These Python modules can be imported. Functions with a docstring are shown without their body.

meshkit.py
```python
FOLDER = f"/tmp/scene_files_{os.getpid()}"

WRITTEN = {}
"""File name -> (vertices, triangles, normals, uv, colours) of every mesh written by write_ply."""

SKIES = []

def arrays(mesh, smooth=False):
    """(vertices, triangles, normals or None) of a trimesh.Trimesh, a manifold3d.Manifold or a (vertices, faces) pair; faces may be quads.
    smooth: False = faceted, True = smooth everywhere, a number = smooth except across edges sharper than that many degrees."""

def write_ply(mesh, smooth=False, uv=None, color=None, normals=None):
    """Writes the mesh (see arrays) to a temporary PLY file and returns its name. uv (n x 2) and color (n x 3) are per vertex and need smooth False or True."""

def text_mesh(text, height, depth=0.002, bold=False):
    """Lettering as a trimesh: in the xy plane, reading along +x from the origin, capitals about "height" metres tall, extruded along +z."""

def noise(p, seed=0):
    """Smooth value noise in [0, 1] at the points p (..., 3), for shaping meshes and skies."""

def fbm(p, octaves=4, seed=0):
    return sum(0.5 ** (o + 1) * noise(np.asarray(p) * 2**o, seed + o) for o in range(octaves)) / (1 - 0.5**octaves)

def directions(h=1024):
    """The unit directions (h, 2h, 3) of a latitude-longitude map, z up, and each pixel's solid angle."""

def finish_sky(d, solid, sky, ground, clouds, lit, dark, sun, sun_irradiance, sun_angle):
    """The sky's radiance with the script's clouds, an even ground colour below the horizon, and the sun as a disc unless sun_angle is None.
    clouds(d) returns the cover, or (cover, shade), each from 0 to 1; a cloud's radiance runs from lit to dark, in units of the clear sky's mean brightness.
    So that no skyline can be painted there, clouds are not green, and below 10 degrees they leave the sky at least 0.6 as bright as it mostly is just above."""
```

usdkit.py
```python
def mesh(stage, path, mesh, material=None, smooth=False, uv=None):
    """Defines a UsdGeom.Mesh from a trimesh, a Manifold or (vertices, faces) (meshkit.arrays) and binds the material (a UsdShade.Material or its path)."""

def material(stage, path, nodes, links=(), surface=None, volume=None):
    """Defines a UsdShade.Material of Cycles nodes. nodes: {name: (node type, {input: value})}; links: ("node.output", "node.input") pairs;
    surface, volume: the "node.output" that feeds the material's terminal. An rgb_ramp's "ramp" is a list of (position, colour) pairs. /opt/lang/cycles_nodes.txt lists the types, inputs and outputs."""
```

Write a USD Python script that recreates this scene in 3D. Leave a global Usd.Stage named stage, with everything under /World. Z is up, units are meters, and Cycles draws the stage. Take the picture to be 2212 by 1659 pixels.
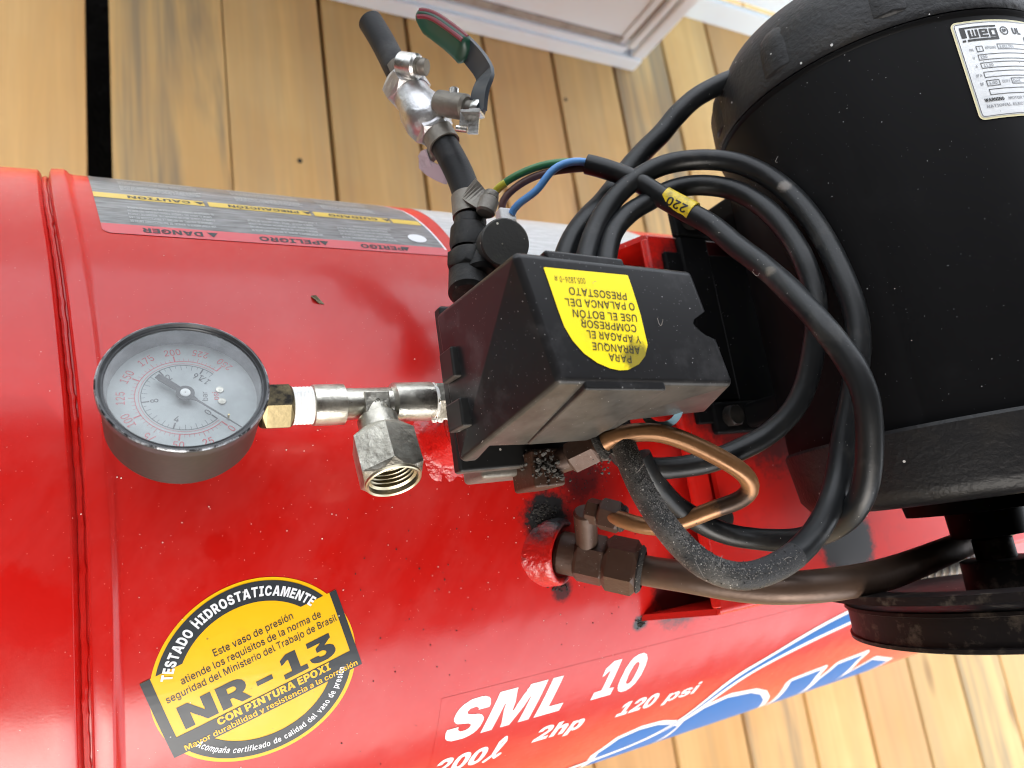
import math, glob, random, functools
import numpy as np, trimesh, usdkit, meshkit
import manifold3d as m3
from pxr import Usd, UsdGeom, UsdLux, UsdShade, Gf, Sdf
from scipy.interpolate import CubicSpline
from shapely.geometry import Polygon, Point, box as sbox, LineString, MultiPolygon
from shapely import affinity, union_all
from PIL import Image, ImageDraw, ImageFont

random.seed(7); rng = np.random.default_rng(7)
stage = Usd.Stage.CreateInMemory()
UsdGeom.SetStageUpAxis(stage, 'Z'); UsdGeom.SetStageMetersPerUnit(stage, 1.0)
W = UsdGeom.Xform.Define(stage, '/World'); UsdGeom.Scope.Define(stage, '/World/Looks')

# ---------------------------------------------------------------- camera
# x runs along the tank, y across it (towards the white wall), z is up, deck top at z = 0
FPX, CX, CY = 1530., 1106., 829.5          # focal length and centre of a 2212 x 1659 picture
def unit(v): v = np.asarray(v, float); return v / np.linalg.norm(v)
_a = unit([3924 - CX, 757 - CY, FPX]); _b = np.array([100 - CX, -6000 - CY, FPX]); _b = unit(_b - _a * (_b @ _a))
M = np.array([_a, _b, np.cross(_a, _b)])   # camera (right, down, forward) -> world
R, H = .21, .34                            # tank radius and the height of its axis
_D = R / math.sin(math.radians(23.9)); _g = math.radians(5.24)
EYE = np.array([0, -_D * math.sin(_g), H + _D * math.cos(_g)])
cam = UsdGeom.Camera.Define(stage, '/World/camera')
_r, _u, _f = M @ [1, 0, 0], -(M @ [0, 1, 0]), M @ [0, 0, 1]
cam.AddTransformOp().Set(Gf.Matrix4d(*_r, 0, *_u, 0, *(-_f), 0, *EYE, 1))
cam.CreateHorizontalApertureAttr(36.0); cam.CreateFocalLengthAttr(36.0 * FPX / 2212)
cam.CreateFStopAttr(11.0); cam.CreateFocusDistanceAttr(.295)
cam.CreateExposureAttr(2.3)
cam.CreateClippingRangeAttr(Gf.Vec2f(.02, 1000))

def at(px, py, d):                         # the point seen at a pixel, d metres deep
    return EYE + M @ np.array([(px - CX) / FPX, (py - CY) / FPX, 1.]) * d
def onz(px, py, z):
    r = M @ np.array([px - CX, py - CY, FPX]); return EYE + r * (z - EYE[2]) / r[2]
def ontank(px, py, e=0):
    r = unit(M @ np.array([px - CX, py - CY, FPX])); o = EYE[1:] - [0, H]; d = r[1:]
    a, b, c = d @ d, 2 * o @ d, o @ o - (R + e) ** 2; q = b * b - 4 * a * c
    return EYE + r * ((-b - math.sqrt(max(q, 0))) / 2 / a)

# ---------------------------------------------------------------- sky and light
SUN = unit([-.18, -.85, .46])              # direction towards the brightest part of the overcast sky
UsdLux.DomeLight.Define(stage, '/World/sky')
dome = stage.GetPrimAtPath('/World/sky'); dome.SetCustomDataByKey('kind', 'structure')
_el, _rot = math.asin(SUN[2]), math.atan2(SUN[0], SUN[1])
skym = usdkit.material(stage, '/World/Looks/sky_look', {
    's': ('sky_texture', {'sky_type': 'single_scattering', 'sun_disc': False, 'sun_elevation': _el, 'sun_rotation': _rot, 'aerosol_density': 3.0}),
    'tc': ('texture_coordinate', {}), 'n': ('noise_texture', {'scale': 2.2, 'detail': 5.}), 'r': ('map_range', {'from_min': .3, 'from_max': .7, 'to_min': .72, 'to_max': .95, 'clamp': True}),
    'c': ('mix_color', {'b': (5.0, 5.15, 5.4), 'use_clamp': False}),                  # an overcast sky: cloud over most of it
    'b': ('background_shader', {'strength': .13})}, [('tc.generated', 'n.vector'), ('n.fac', 'r.value'), ('r.result', 'c.fac'), ('s.color', 'c.a'), ('c.result', 'b.color')], surface='b.background')
UsdShade.MaterialBindingAPI.Apply(dome).Bind(skym)
sun = UsdLux.DistantLight.Define(stage, '/World/sun'); sun.CreateIntensityAttr(.12); sun.CreateAngleAttr(40.0); sun.CreateNormalizeAttr(True); sun.CreateColorAttr(Gf.Vec3f(1, .97, .92))
_z = SUN; _x = unit(np.cross([0, 0, 1], _z)); _y = np.cross(_z, _x)
sun.AddTransformOp().Set(Gf.Matrix4d(*_x, 0, *_y, 0, *_z, 0, 0, 0, 5, 1))

# ---------------------------------------------------------------- helpers
_names = {}
def numbered(parent, name):
    k = (parent, name); n = _names.get(k, 0); _names[k] = n + 1
    return f'{parent}/{name}' if n == 0 else f'{parent}/{name}_{n:03d}'
def tag(p, label=None, cat=None, group=None, kind=None):
    p = p.GetPrim() if hasattr(p, 'GetPrim') else p
    for k, v in (('label', label), ('category', cat), ('group', group), ('kind', kind)):
        if v: p.SetCustomDataByKey(k, v)
    return p
def thing(name, label=None, cat=None, group=None, kind=None):
    return tag(UsdGeom.Xform.Define(stage, numbered('/World', name)), label, cat, group, kind)
def add(parent, name, mesh, mat, label=None, smooth=35, **kw):
    par = '/World' if parent is None else str(parent.GetPath())
    p = usdkit.mesh(stage, numbered(par, name), mesh, mat, smooth=smooth).GetPrim()
    return tag(p, label, **kw)
def cat(*ms):
    vs, fs, n = [], [], 0
    for m in ms:
        v, f, _ = meshkit.arrays(m); vs.append(v); fs.append(np.asarray(f) + n); n += len(v)
    return np.vstack(vs), np.vstack(fs)
def frame(z, xhint=(1, 0, 0)):
    z = unit(z); x = np.asarray(xhint, float); x = x - z * (x @ z)
    if np.linalg.norm(x) < 1e-6: x = np.array([0, 1, 0.]) - z * z[1]
    x = unit(x); return np.array([x, np.cross(z, x), z]).T          # columns
def lathe(profile, origin, axis, n=48, close=False):
    """profile: (t along the axis, radius)"""
    P = np.array(profile, float); F = frame(axis); a = np.linspace(0, 2 * np.pi, n, endpoint=False); k = len(P)
    loc = np.stack([np.outer(P[:, 1], np.cos(a)), np.outer(P[:, 1], np.sin(a)), np.repeat(P[:, :1], n, 1)], -1).reshape(-1, 3)
    i, j = np.meshgrid(np.arange(k if close else k - 1), np.arange(n), indexing='ij'); i2 = (i + 1) % k; j2 = (j + 1) % n
    q = np.stack([i * n + j, i * n + j2, i2 * n + j2, i2 * n + j], -1).reshape(-1, 4)
    return loc @ F.T + np.asarray(origin), q
def rod(p0, p1, r, n=32, c=None):
    p0, p1 = np.asarray(p0, float), np.asarray(p1, float); L = np.linalg.norm(p1 - p0); c = min(r * .2, L * .3) if c is None else c
    return lathe([(0, 0), (0, r - c), (c, r), (L - c, r), (L, r - c), (L, 0)], p0, p1 - p0, n)
def hexprism(p0, axis, L, flats, turn=0, chamfer=True, sides=6):
    F = frame(axis); rr = flats / 2 / math.cos(math.pi / sides); a = np.arange(sides) * 2 * np.pi / sides + turn
    b = np.linspace(0, 2 * np.pi, 36, endpoint=False); c = flats * .09 if chamfer else 0
    pts = [np.stack([rr * np.cos(a), rr * np.sin(a), np.full(sides, t)], 1) for t in (c, L - c)]
    if chamfer: pts += [np.stack([flats * .475 * np.cos(b), flats * .475 * np.sin(b), np.full(36, t)], 1) for t in (0, L)]
    h = trimesh.convex.convex_hull(np.vstack(pts)); h.vertices = h.vertices @ F.T + np.asarray(p0); return h
def to_m(mesh):
    v, f, _ = meshkit.arrays(mesh); t = trimesh.Trimesh(v, f, process=True)
    if t.volume < 0: t.invert()
    return m3.Manifold(m3.Mesh(np.asarray(t.vertices, np.float32), np.asarray(t.faces, np.uint32)))
def spline(pts, ds=.0025):
    p = np.asarray(pts, float); t = np.r_[0, np.cumsum(np.linalg.norm(np.diff(p, axis=0), axis=1))]
    n = max(8, int(t[-1] / ds)); return CubicSpline(t, p)(np.linspace(0, t[-1], n))
def tube(pts, r, n=20, smooth_path=True, ds=.0025, caps=True, wob=0):
    p = spline(pts, ds) if smooth_path else np.asarray(pts, float); k = len(p)
    if wob: q_ = np.arange(k)[:, None] * .09; p = p + np.stack([meshkit.fbm(np.c_[q_, q_ * 0 + 3.1 * c_, q_ * 0], 2, 11) - .5 for c_ in range(3)], 1) * wob; r = r * (1 + .10 * (meshkit.fbm(np.c_[q_ * 2, q_ * 0, q_ * 0], 3, 5) - .5))
    r = np.broadcast_to(r, (k,)) if np.ndim(r) else np.full(k, r)
    T = np.gradient(p, axis=0); T /= np.linalg.norm(T, axis=1)[:, None]
    u = unit(np.cross(T[0], [.3, .2, .9])); a = np.linspace(0, 2 * np.pi, n, endpoint=False); V = []
    for i in range(k):
        u = unit(u - T[i] * (u @ T[i])); w = np.cross(T[i], u)
        V.append(p[i] + r[i] * (np.outer(np.cos(a), u) + np.outer(np.sin(a), w)))
    V = np.vstack(V); i, j = np.meshgrid(np.arange(k - 1), np.arange(n), indexing='ij'); j2 = (j + 1) % n
    F = np.stack([i * n + j, i * n + j2, (i + 1) * n + j2, (i + 1) * n + j], -1).reshape(-1, 4)
    F = np.vstack([F[:, [0, 1, 2]], F[:, [0, 2, 3]]])
    if caps:
        c0, c1 = len(V), len(V) + 1; V = np.vstack([V, p[0], p[-1]]); e = (k - 1) * n; jj = np.arange(n)
        F = np.vstack([F, np.stack([np.full(n, c0), (jj + 1) % n, jj], 1), np.stack([np.full(n, c1), e + jj, e + (jj + 1) % n], 1)])
    return V, F
def strip(pts, w, t, wdir, smooth_path=True, ds=.002):
    """a flat bar along pts: w wide along wdir, t thick"""
    p = spline(pts, ds) if smooth_path else np.asarray(pts, float); k = len(p); T = np.gradient(p, axis=0); T /= np.linalg.norm(T, axis=1)[:, None]
    wd = np.asarray(wdir, float); V = []
    for i in range(k):
        a = unit(wd - T[i] * (wd @ T[i])); b = np.cross(T[i], a)
        V += [p[i] + a * w / 2 * s + b * t / 2 * q for s, q in ((-1, -1), (1, -1), (1, 1), (-1, 1))]
    F = [[i * 4 + j, i * 4 + (j + 1) % 4, i * 4 + 4 + (j + 1) % 4, i * 4 + 4 + j] for i in range(k - 1) for j in range(4)] + [[3, 2, 1, 0], [4 * k - 4, 4 * k - 3, 4 * k - 2, 4 * k - 1]]
    return np.array(V), np.array(F)
_bs = trimesh.creation.icosphere(subdivisions=2).vertices
def rhull(corners, r):                      # rounded hull of the given corner points (corners lie on the outside)
    c = np.asarray(corners, float); m = c.mean(0); s = np.sign(c - m)
    return trimesh.convex.convex_hull(np.vstack([(p - r * q) + _bs * r for p, q in zip(c, s)]))
def rbox(lo, hi, r):
    return rhull([[x, y, z] for x in (lo[0], hi[0]) for y in (lo[1], hi[1]) for z in (lo[2], hi[2])], r)

# lettering as outlines
_fonts = {}
FONT = glob.glob('/opt/blender-*/*/datafiles/fonts/Inter.woff2')[0]
@functools.lru_cache(None)
def text(s, h, weight='Bold', slant=0., wide=1., anchor='l', px=96, track=0.):
    k = (weight, px)
    if k not in _fonts:
        f = ImageFont.truetype(FONT, px); f.set_variation_by_name(weight); _fonts[k] = f
    f = _fonts[k]; x0, y0, x1, y1 = f.getbbox(s, anchor='ls'); im = Image.new('L', (x1 - x0 + 8, y1 - y0 + 8))
    ImageDraw.Draw(im).text((4 - x0, 4 - y0), s, 255, f, anchor='ls')
    on = np.pad(np.asarray(im) > 127, ((0, 0), (1, 1))).astype(np.int8)
    rows, st = np.nonzero(np.diff(on, axis=1) == 1); en = np.nonzero(np.diff(on, axis=1) == -1)[1]
    g = union_all([sbox(a, -r - 1, b, -r) for a, b, r in zip(st, en, rows)]).buffer(.8).buffer(-.8).simplify(.8)
    k = h / (px * .727)
    g = affinity.affine_transform(g, [k * wide, 0, 0, k, (x0 - 4) * k * wide, (4 - y0) * k])
    if slant: g = affinity.affine_transform(g, [1, slant, 0, 1, 0, 0])
    b = g.bounds
    return affinity.translate(g, {'l': -b[0], 'c': -(b[0] + b[2]) / 2, 'r': -b[2]}[anchor], 0)
def fit(g, x0, x1):                         # squeeze lettering to run from x0 to x1
    b = g.bounds; k = (x1 - x0) / (b[2] - b[0]); return affinity.affine_transform(g, [k, 0, 0, 1, x0 - b[0] * k, 0])
def arctext(s, h, r, mid, weight='Bold', top=True, span=None, wide=1.):
    gs = [(text(c, h, weight, wide=wide) if c != ' ' else None) for c in s]; gap = h * .16
    ws = [(g.bounds[2] if g is not None else h * .42) for g in gs]; tot = sum(ws) + gap * (len(s) - 1)
    k = 1. if span is None else span * r / tot; out, pos = [], -tot / 2
    for g, w in zip(gs, ws):
        if g is not None:
            c = (pos + w / 2) * k / r; g = affinity.scale(affinity.translate(g, -w / 2, 0), k, 1, origin=(0, 0))
            if top: a = mid - c; g = affinity.rotate(affinity.translate(g, 0, r - h / 2), math.degrees(a) - 90, origin=(0, 0))
            else: a = mid + c; g = affinity.rotate(affinity.translate(g, 0, -r - h / 2), math.degrees(a) + 90, origin=(0, 0))
            out.append(g)
        pos += w + gap
    return union_all(out)
def polys(g):
    return [x for x in getattr(g, 'geoms', [g]) if x.geom_type == 'Polygon' and x.area > 1e-12]
def sheet(g, fn, step=None, axis=1):
    """a thin printed sheet: outlines in (u, v), cut in strips and laid on a surface by fn(u, v)"""
    vs, fs, n = [], [], 0; b = g.bounds
    cuts = [g]
    if step:
        lo, hi = b[axis], b[axis + 2]; k = max(1, math.ceil((hi - lo) / step)); e = np.linspace(lo, hi, k + 1)
        cuts = [g.intersection(sbox(b[0] - 1, e[i], b[2] + 1, e[i + 1]) if axis else sbox(e[i], b[1] - 1, e[i + 1], b[3] + 1)) for i in range(k)]
    for c in cuts:
        for p in polys(c) if c.geom_type != 'GeometryCollection' else [y for x in c.geoms for y in polys(x)]:
            v, f = trimesh.creation.triangulate_polygon(p, engine='earcut'); v = np.asarray(v)[:, :2]
            a, bb, cc = v[f[:, 0]], v[f[:, 1]], v[f[:, 2]]
            s = (bb[:, 0] - a[:, 0]) * (cc[:, 1] - a[:, 1]) - (bb[:, 1] - a[:, 1]) * (cc[:, 0] - a[:, 0]); f = np.where((s < 0)[:, None], f[:, ::-1], f)
            vs.append(v); fs.append(f + n); n += len(v)
    v = np.vstack(vs); return fn(v[:, 0], v[:, 1]), np.vstack(fs)
def flat(o, u, v, e=0.):
    o, u, v = map(np.asarray, (o, u, v)); w = np.cross(u, v); return lambda a, b: o + np.outer(a, u) + np.outer(b, v) + w * e
def tank_map(e):
    def fn(x, s): t = s / R; return np.stack([x, (R + e) * np.sin(t), H + (R + e) * np.cos(t)], 1)
    return fn

# ---------------------------------------------------------------- materials
L = '/World/Looks/'
def spots(nodes, links, name, scale, size, keep, warp=.0):
    """scattered grains: a mask that is 1 inside small cells' centres"""
    nodes.update({name + 'v': ('voronoi_texture', {'scale': scale, 'randomness': 1.0}), name + 'd': ('math', {'math_type': 'less_than', 'value2': size}),
                  name + 's': ('separate_color', {}), name + 'k': ('math', {'math_type': 'less_than', 'value2': keep}), name: ('math', {'math_type': 'multiply'}),
                  name + 'r': ('math', {'math_type': 'multiply', 'value2': size})})
    links += [('geo.position', name + 'v.vector'), (name + 'v.distance', name + 'd.value1'), (name + 'v.color', name + 's.color'), (name + 's.r', name + 'k.value1'),
              (name + 's.g', name + 'r.value1'), (name + 'r.value', name + 'd.value2'), (name + 'd.value', name + '.value1'), (name + 'k.value', name + '.value2')]
def surf(name, color, rough=.5, metal=0., spec=.5, bump=None, grains=(), dirt_haze=None, rvar=None, coat=0., soot_shade=(), facing=None, coatr=.1, streak=None):
    """principled surface. grains: (scale, size, keep, colour); dirt: (noise scale, lo, hi, colour, amount); soot: (x, y, z, radius) patches of grime and painted shade;
    facing: (direction, colour, amount) dust that has settled on faces turned that way"""
    N = {'geo': ('geometry', {}), 'p': ('principled_bsdf', {'base_color': color, 'roughness': rough, 'metallic': metal, 'specular_ior_level': spec, 'coat_weight': coat, 'coat_roughness': coatr})}
    K = []; cur = None
    def mixin(tagname, fac, col):
        nonlocal cur
        N[tagname] = ('mix_color', {'a': color, 'b': col}); K.append((fac, tagname + '.fac'))
        if cur: K.append((cur, tagname + '.a'))
        cur = tagname + '.result'
    def noise(nm, scale, detail=5, rg=.6, sc=None, ro=None):
        N[nm] = ('noise_texture', {'scale': scale, 'detail': detail, 'roughness': rg})
        if ro:                              # turn first, then stretch
            N[nm + 'q'] = ('vector_rotate', {'rotate_type': 'euler_xyz', 'rotation': ro}); N[nm + 'm'] = ('mapping', {'scale': sc})
            K.extend([('geo.position', nm + 'q.vector'), (nm + 'q.vector', nm + 'm.vector'), (nm + 'm.vector', nm + '.vector')])
        elif sc:
            N[nm + 'm'] = ('mapping', {'scale': sc}); K.extend([('geo.position', nm + 'm.vector'), (nm + 'm.vector', nm + '.vector')])
        else: K.append(('geo.position', nm + '.vector'))
    if dirt_haze:
        for i, (sc, lo, hi, col, amt) in enumerate(dirt_haze if isinstance(dirt_haze, list) else [dirt_haze]):
            st = ro = None
            if isinstance(sc, tuple): sc, st, ro = (*sc, None)[:3]
            noise(f'dn{i}', sc, 6, .65, st, ro); N[f'dr{i}'] = ('map_range', {'from_min': lo, 'from_max': hi, 'to_min': 0., 'to_max': amt, 'clamp': True}); K.append((f'dn{i}.fac', f'dr{i}.value')); mixin(f'dm{i}', f'dr{i}.result', col)
    if facing:
        d, col, amt = facing
        N['fd'] = ('vector_math', {'math_type': 'dot_product', 'vector2': d}); N['fr'] = ('map_range', {'from_min': .45, 'from_max': .95, 'to_min': 0., 'to_max': amt, 'clamp': True})
        noise('fn', 90, 5, .7); N['fx'] = ('map_range', {'from_min': .3, 'from_max': .62, 'to_min': .35, 'to_max': 1., 'clamp': True}); N['fm'] = ('math', {'math_type': 'multiply'})
        K += [('geo.true_normal', 'fd.vector1'), ('fd.value', 'fr.value'), ('fn.fac', 'fx.value'), ('fr.result', 'fm.value1'), ('fx.result', 'fm.value2')]; mixin('fmix', 'fm.value', col)
    for i, (sc, size, keep, col) in enumerate(grains):
        spots(N, K, f'g{i}', sc, size, keep); mixin(f'gm{i}', f'g{i}.value', col)
    for i, (x, y, z, r0, r1, amt, *sc_) in enumerate(soot_shade):
        if i == 0: noise('sn', 220, 6, .75)
        N[f's{i}d'] = ('vector_math', {'math_type': 'distance', 'vector2': (x, y, z)}); N[f's{i}r'] = ('map_range', {'from_min': r0, 'from_max': r1, 'to_min': .75, 'to_max': -.35, 'clamp': True})
        N[f's{i}a'] = ('math', {'math_type': 'add'}); N[f's{i}c'] = ('map_range', {'from_min': .5, 'from_max': .85, 'to_min': 0., 'to_max': amt, 'clamp': True})
        K += [('geo.position', f's{i}d.vector1'), (f's{i}d.value', f's{i}r.value'), (f's{i}r.result', f's{i}a.value1'), ('sn.fac', f's{i}a.value2'), (f's{i}a.value', f's{i}c.value')]; mixin(f's{i}m', f's{i}c.result', sc_[0] if sc_ else (.012, .012, .013))
    if cur: K.append((cur, 'p.base_color'))
    if rvar:
        sc, lo, hi = rvar; st = None
        if isinstance(sc, tuple): sc, st = sc
        noise('rn', sc, 5, .6, st); N['rr'] = ('map_range', {'from_min': .3, 'from_max': .7, 'to_min': lo, 'to_max': hi, 'clamp': True}); K += [('rn.fac', 'rr.value'), ('rr.result', 'p.roughness')]
    if bump:
        prev = None
        for i, (sc, dist, *st) in enumerate(bump if isinstance(bump, list) else [bump]):
            noise(f'bn{i}', sc, 4, .55, st[0] if st else None); N[f'b{i}'] = ('bump', {'strength': 1.0, 'distance': dist}); K.append((f'bn{i}.fac', f'b{i}.height'))
            if prev: K.append((prev, f'b{i}.normal'))
            prev = f'b{i}.normal'
        K.append((prev, 'p.normal'))
        if coat: K.append((prev, 'p.coat_normal'))
    return usdkit.material(stage, L + name, N, K, surface='p.BSDF')

def plain(name, color, rough=.5, **kw): return surf(name, color, rough, **kw)

SOOT_SHADE = [(*ontank(1180, 1115), .003, .022, 1.), (*ontank(1168, 1210), .001, .013, .9), (*ontank(1215, 1275), .001, .010, .9), (*ontank(1250, 1020), .003, .024, .7), (*ontank(1480, 1270), .010, .034, .9), (*ontank(1383, 1345), .001, .008, 1.)]  # includes painted shade at the mouth under the motor platform; the rest is grime
DUSTC = (.55, .5, .47)
M_red = surf('red_paint', (.46, .0075, .005), .34, spec=.25, coat=.45, coatr=.17,
             bump=[((9.0), .0022, (1., .5, 1.)), (900, .00002)],
             dirt_haze=[(26, .52, .78, (.50, .10, .09), .20), ((5., (5., 1.6, 3.), (0., 0., .62)), .44, .78, (.48, .11, .105), .24), (7, .5, .75, (.42, .006, .003), .4)],
             grains=[(300, .065, .45, (.68, .40, .36)), (140, .04, .14, (.06, .03, .03)), (640, .15, .30, (.60, .12, .10))], rvar=(((14, (1., .45, 1.))), .20, .42), soot_shade=SOOT_SHADE + [(*ontank(80, 1335), .004, .020, 1., (.46, .004, .002)), (*ontank(20, 1285), .003, .016, 1., (.46, .004, .002)), (*ontank(470, 1180), .001, .010, .8, (.44, .004, .002))])
M_red2 = surf('red_platform_paint', (.50, .008, .004), .35, coat=.3, coatr=.2, bump=(700, .00003),
              dirt_haze=(60, .55, .75, (.2, .02, .02), .4), grains=[(200, .16, .15, (.72, .5, .47))],
              soot_shade=[(*onz(1830, 1165, .566), .012, .034, 1.), (*onz(1560, 1120, .566), .001, .012, .9), (.33, .05, .566, .05, .1, .8)])  # last patch darkens the plate around and under the motor
M_bung = surf('red_bung_paint', (.42, .006, .004), .3, coat=.35, coatr=.15, bump=[(140, .0014), (420, .0005)], dirt_haze=[(140, .60, .75, (.05, .010, .009), .7)], soot_shade=[(*ontank(1225, 1120), .004, .024, 1.), (*ontank(1165, 1160), .001, .010, .9), (*ontank(1215, 1262), .001, .009, .9)])
M_plastic = surf('black_plastic', (.005, .005, .0055), .32, spec=.32, bump=(1500, .000012), grains=[(480, .12, .45, (.24, .24, .24)), (220, .05, .3, (.5, .48, .45)), (800, .22, .4, (.06, .06, .063))],
                 dirt_haze=(45, .52, .8, (.09, .09, .095), .35), facing=((0, -1, .12), (.085, .08, .072), .62))
M_plastic2 = surf('black_plastic_base', (.006, .006, .006), .45, spec=.3, bump=(1200, .00002), grains=[(300, .2, .4, (.35, .33, .3))], facing=((0, -1, .1), (.14, .125, .11), .6))
M_motor = surf('black_motor_paint', (.0030, .0030, .0033), .46, spec=.08, bump=(1100, .000015), grains=[(300, .085, .5, (.30, .30, .31)), (120, .035, .30, (.7, .7, .7)), (600, .14, .3, (.06, .06, .065))],
               dirt_haze=(18, .55, .8, (.012, .012, .013), .5))
M_cast = surf('black_cast_iron', (.0055, .0055, .0062), .46, spec=.28, bump=[(420, .0004), (120, .0005)], grains=[(240, .16, .2, (.45, .45, .45))], dirt_haze=(30, .5, .8, (.030, .025, .018), .4))
M_pulley = surf('pulley_black', (.006, .0045, .0045), .46, spec=.15, bump=(500, .00008), dirt_haze=(120, .55, .75, (.16, .13, .10), .5), grains=[(250, .12, .15, (.4, .38, .35))])
M_belt = surf('belt_rubber', (.014, .011, .010), .6, bump=(700, .0001), dirt_haze=(150, .5, .75, (.13, .09, .07), .5))
M_cable = surf('cable_rubber', (.0045, .005, .0056), .36, spec=.33, bump=(800, .00006), dirt_haze=(55, .55, .8, (.07, .066, .06), .45), grains=[(600, .14, .25, (.30, .29, .27)), (260, .05, .2, (.55, .53, .5))],
               soot_shade=[(*at(1692, 397, .325), .000, .0062, .45, (.30, .27, .24)), (*at(1660, 582, .2965), .000, .0050, .40, (.26, .22, .17)), (*at(1780, 470, .308), .000, .0045, .35, (.28, .26, .24))])
M_cable_dusty = surf('cable_dusty', (.010, .011, .012), .5, bump=[(900, .0004), (1800, .0003)], soot_shade=[(*at(1700, 1208, .262), .010, .040, 1.)], dirt_haze=(60, .42, .7, (.13, .12, .105), .75), grains=[(800, .30, .6, (.50, .48, .44)), (1300, .3, .4, (.25, .23, .21)), (800, .25, .4, (.006, .006, .006))])
M_hose = surf('hose_rubber', (.006, .0065, .0078), .5, spec=.25, bump=(900, .0001), dirt_haze=(40, .5, .8, (.09, .09, .09), .5))
M_blackfit = surf('grimy_black_fitting', (.005, .0045, .004), .5, spec=.25, bump=(300, .0003), dirt_haze=(120, .5, .75, (.04, .034, .028), .6), grains=[(700, .16, .2, (.25, .21, .18))])
M_nickel = surf('nickel_plate', (.52, .50, .44), .30, metal=1., bump=(260, .0003), rvar=(90, .2, .42), dirt_haze=(60, .5, .8, (.30, .28, .22), .6), grains=[(500, .2, .1, (.2, .18, .15))])
M_nickel_worn = surf('nickel_worn', (.50, .475, .41), .36, metal=1., bump=(300, .0004), rvar=(120, .26, .5), dirt_haze=(70, .4, .7, (.12, .11, .09), .7), grains=[(420, .2, .12, (.6, .58, .5))])
M_brass = surf('brass', (.55, .42, .18), .34, metal=1., bump=(200, .0002), dirt_haze=(70, .45, .75, (.28, .22, .12), .7))
M_thread = surf('pale_thread', (.50, .45, .33), .34, metal=1., dirt_haze=(70, .45, .75, (.25, .22, .15), .7))
M_stem = surf('blackened_brass', (.17, .135, .072), .34, metal=1., bump=(200, .0002), dirt_haze=(70, .45, .75, (.28, .22, .12), .7), facing=((0, .55, .83), (.012, .011, .010), 1.))
M_brass_dark = surf('brown_brass', (.055, .026, .016), .46, metal=.35, bump=(260, .0003), dirt_haze=[(80, .5, .75, (.07, .05, .04), .7)], grains=[(800, .2, .3, (.22, .20, .18))], facing=((.55, -.6, .5), (.13, .115, .10), .22))
M_soot = surf('sooty_grime', (.02, .018, .016), .8, bump=[(900, .0008), (350, .0008)], grains=[(1000, .3, .5, (.36, .33, .28)), (700, .3, .4, (.005, .005, .005))])
M_copper = surf('copper_tube', (.235, .115, .05), .34, metal=.55, bump=(300, .0001), rvar=(60, .25, .42), dirt_haze=[(90, .5, .72, (.16, .075, .03), .7)], grains=[(400, .2, .1, (.05, .04, .03))], soot_shade=[(*at(1585, 1088, .3), .002, .014, .85)])
M_pipe = surf('brown_pipe', (.085, .052, .036), .38, metal=.45, bump=(350, .00015), rvar=(70, .3, .5), dirt_haze=(40, .5, .75, (.10, .07, .055), .7), grains=[(500, .1, .15, (.3, .27, .24))])
M_tape = surf('ptfe_tape', (.80, .80, .78), .55, bump=(900, .0002), dirt_haze=(110, .6, .8, (.35, .33, .3), .6))
M_zinc = surf('zinc_steel', (.62, .62, .60), .28, metal=1., bump=(200, .0002), rvar=(90, .2, .4), dirt_haze=(60, .5, .8, (.35, .33, .28), .5))
M_rib = plain('pale_ribs', (.62, .62, .60), .4)
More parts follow.
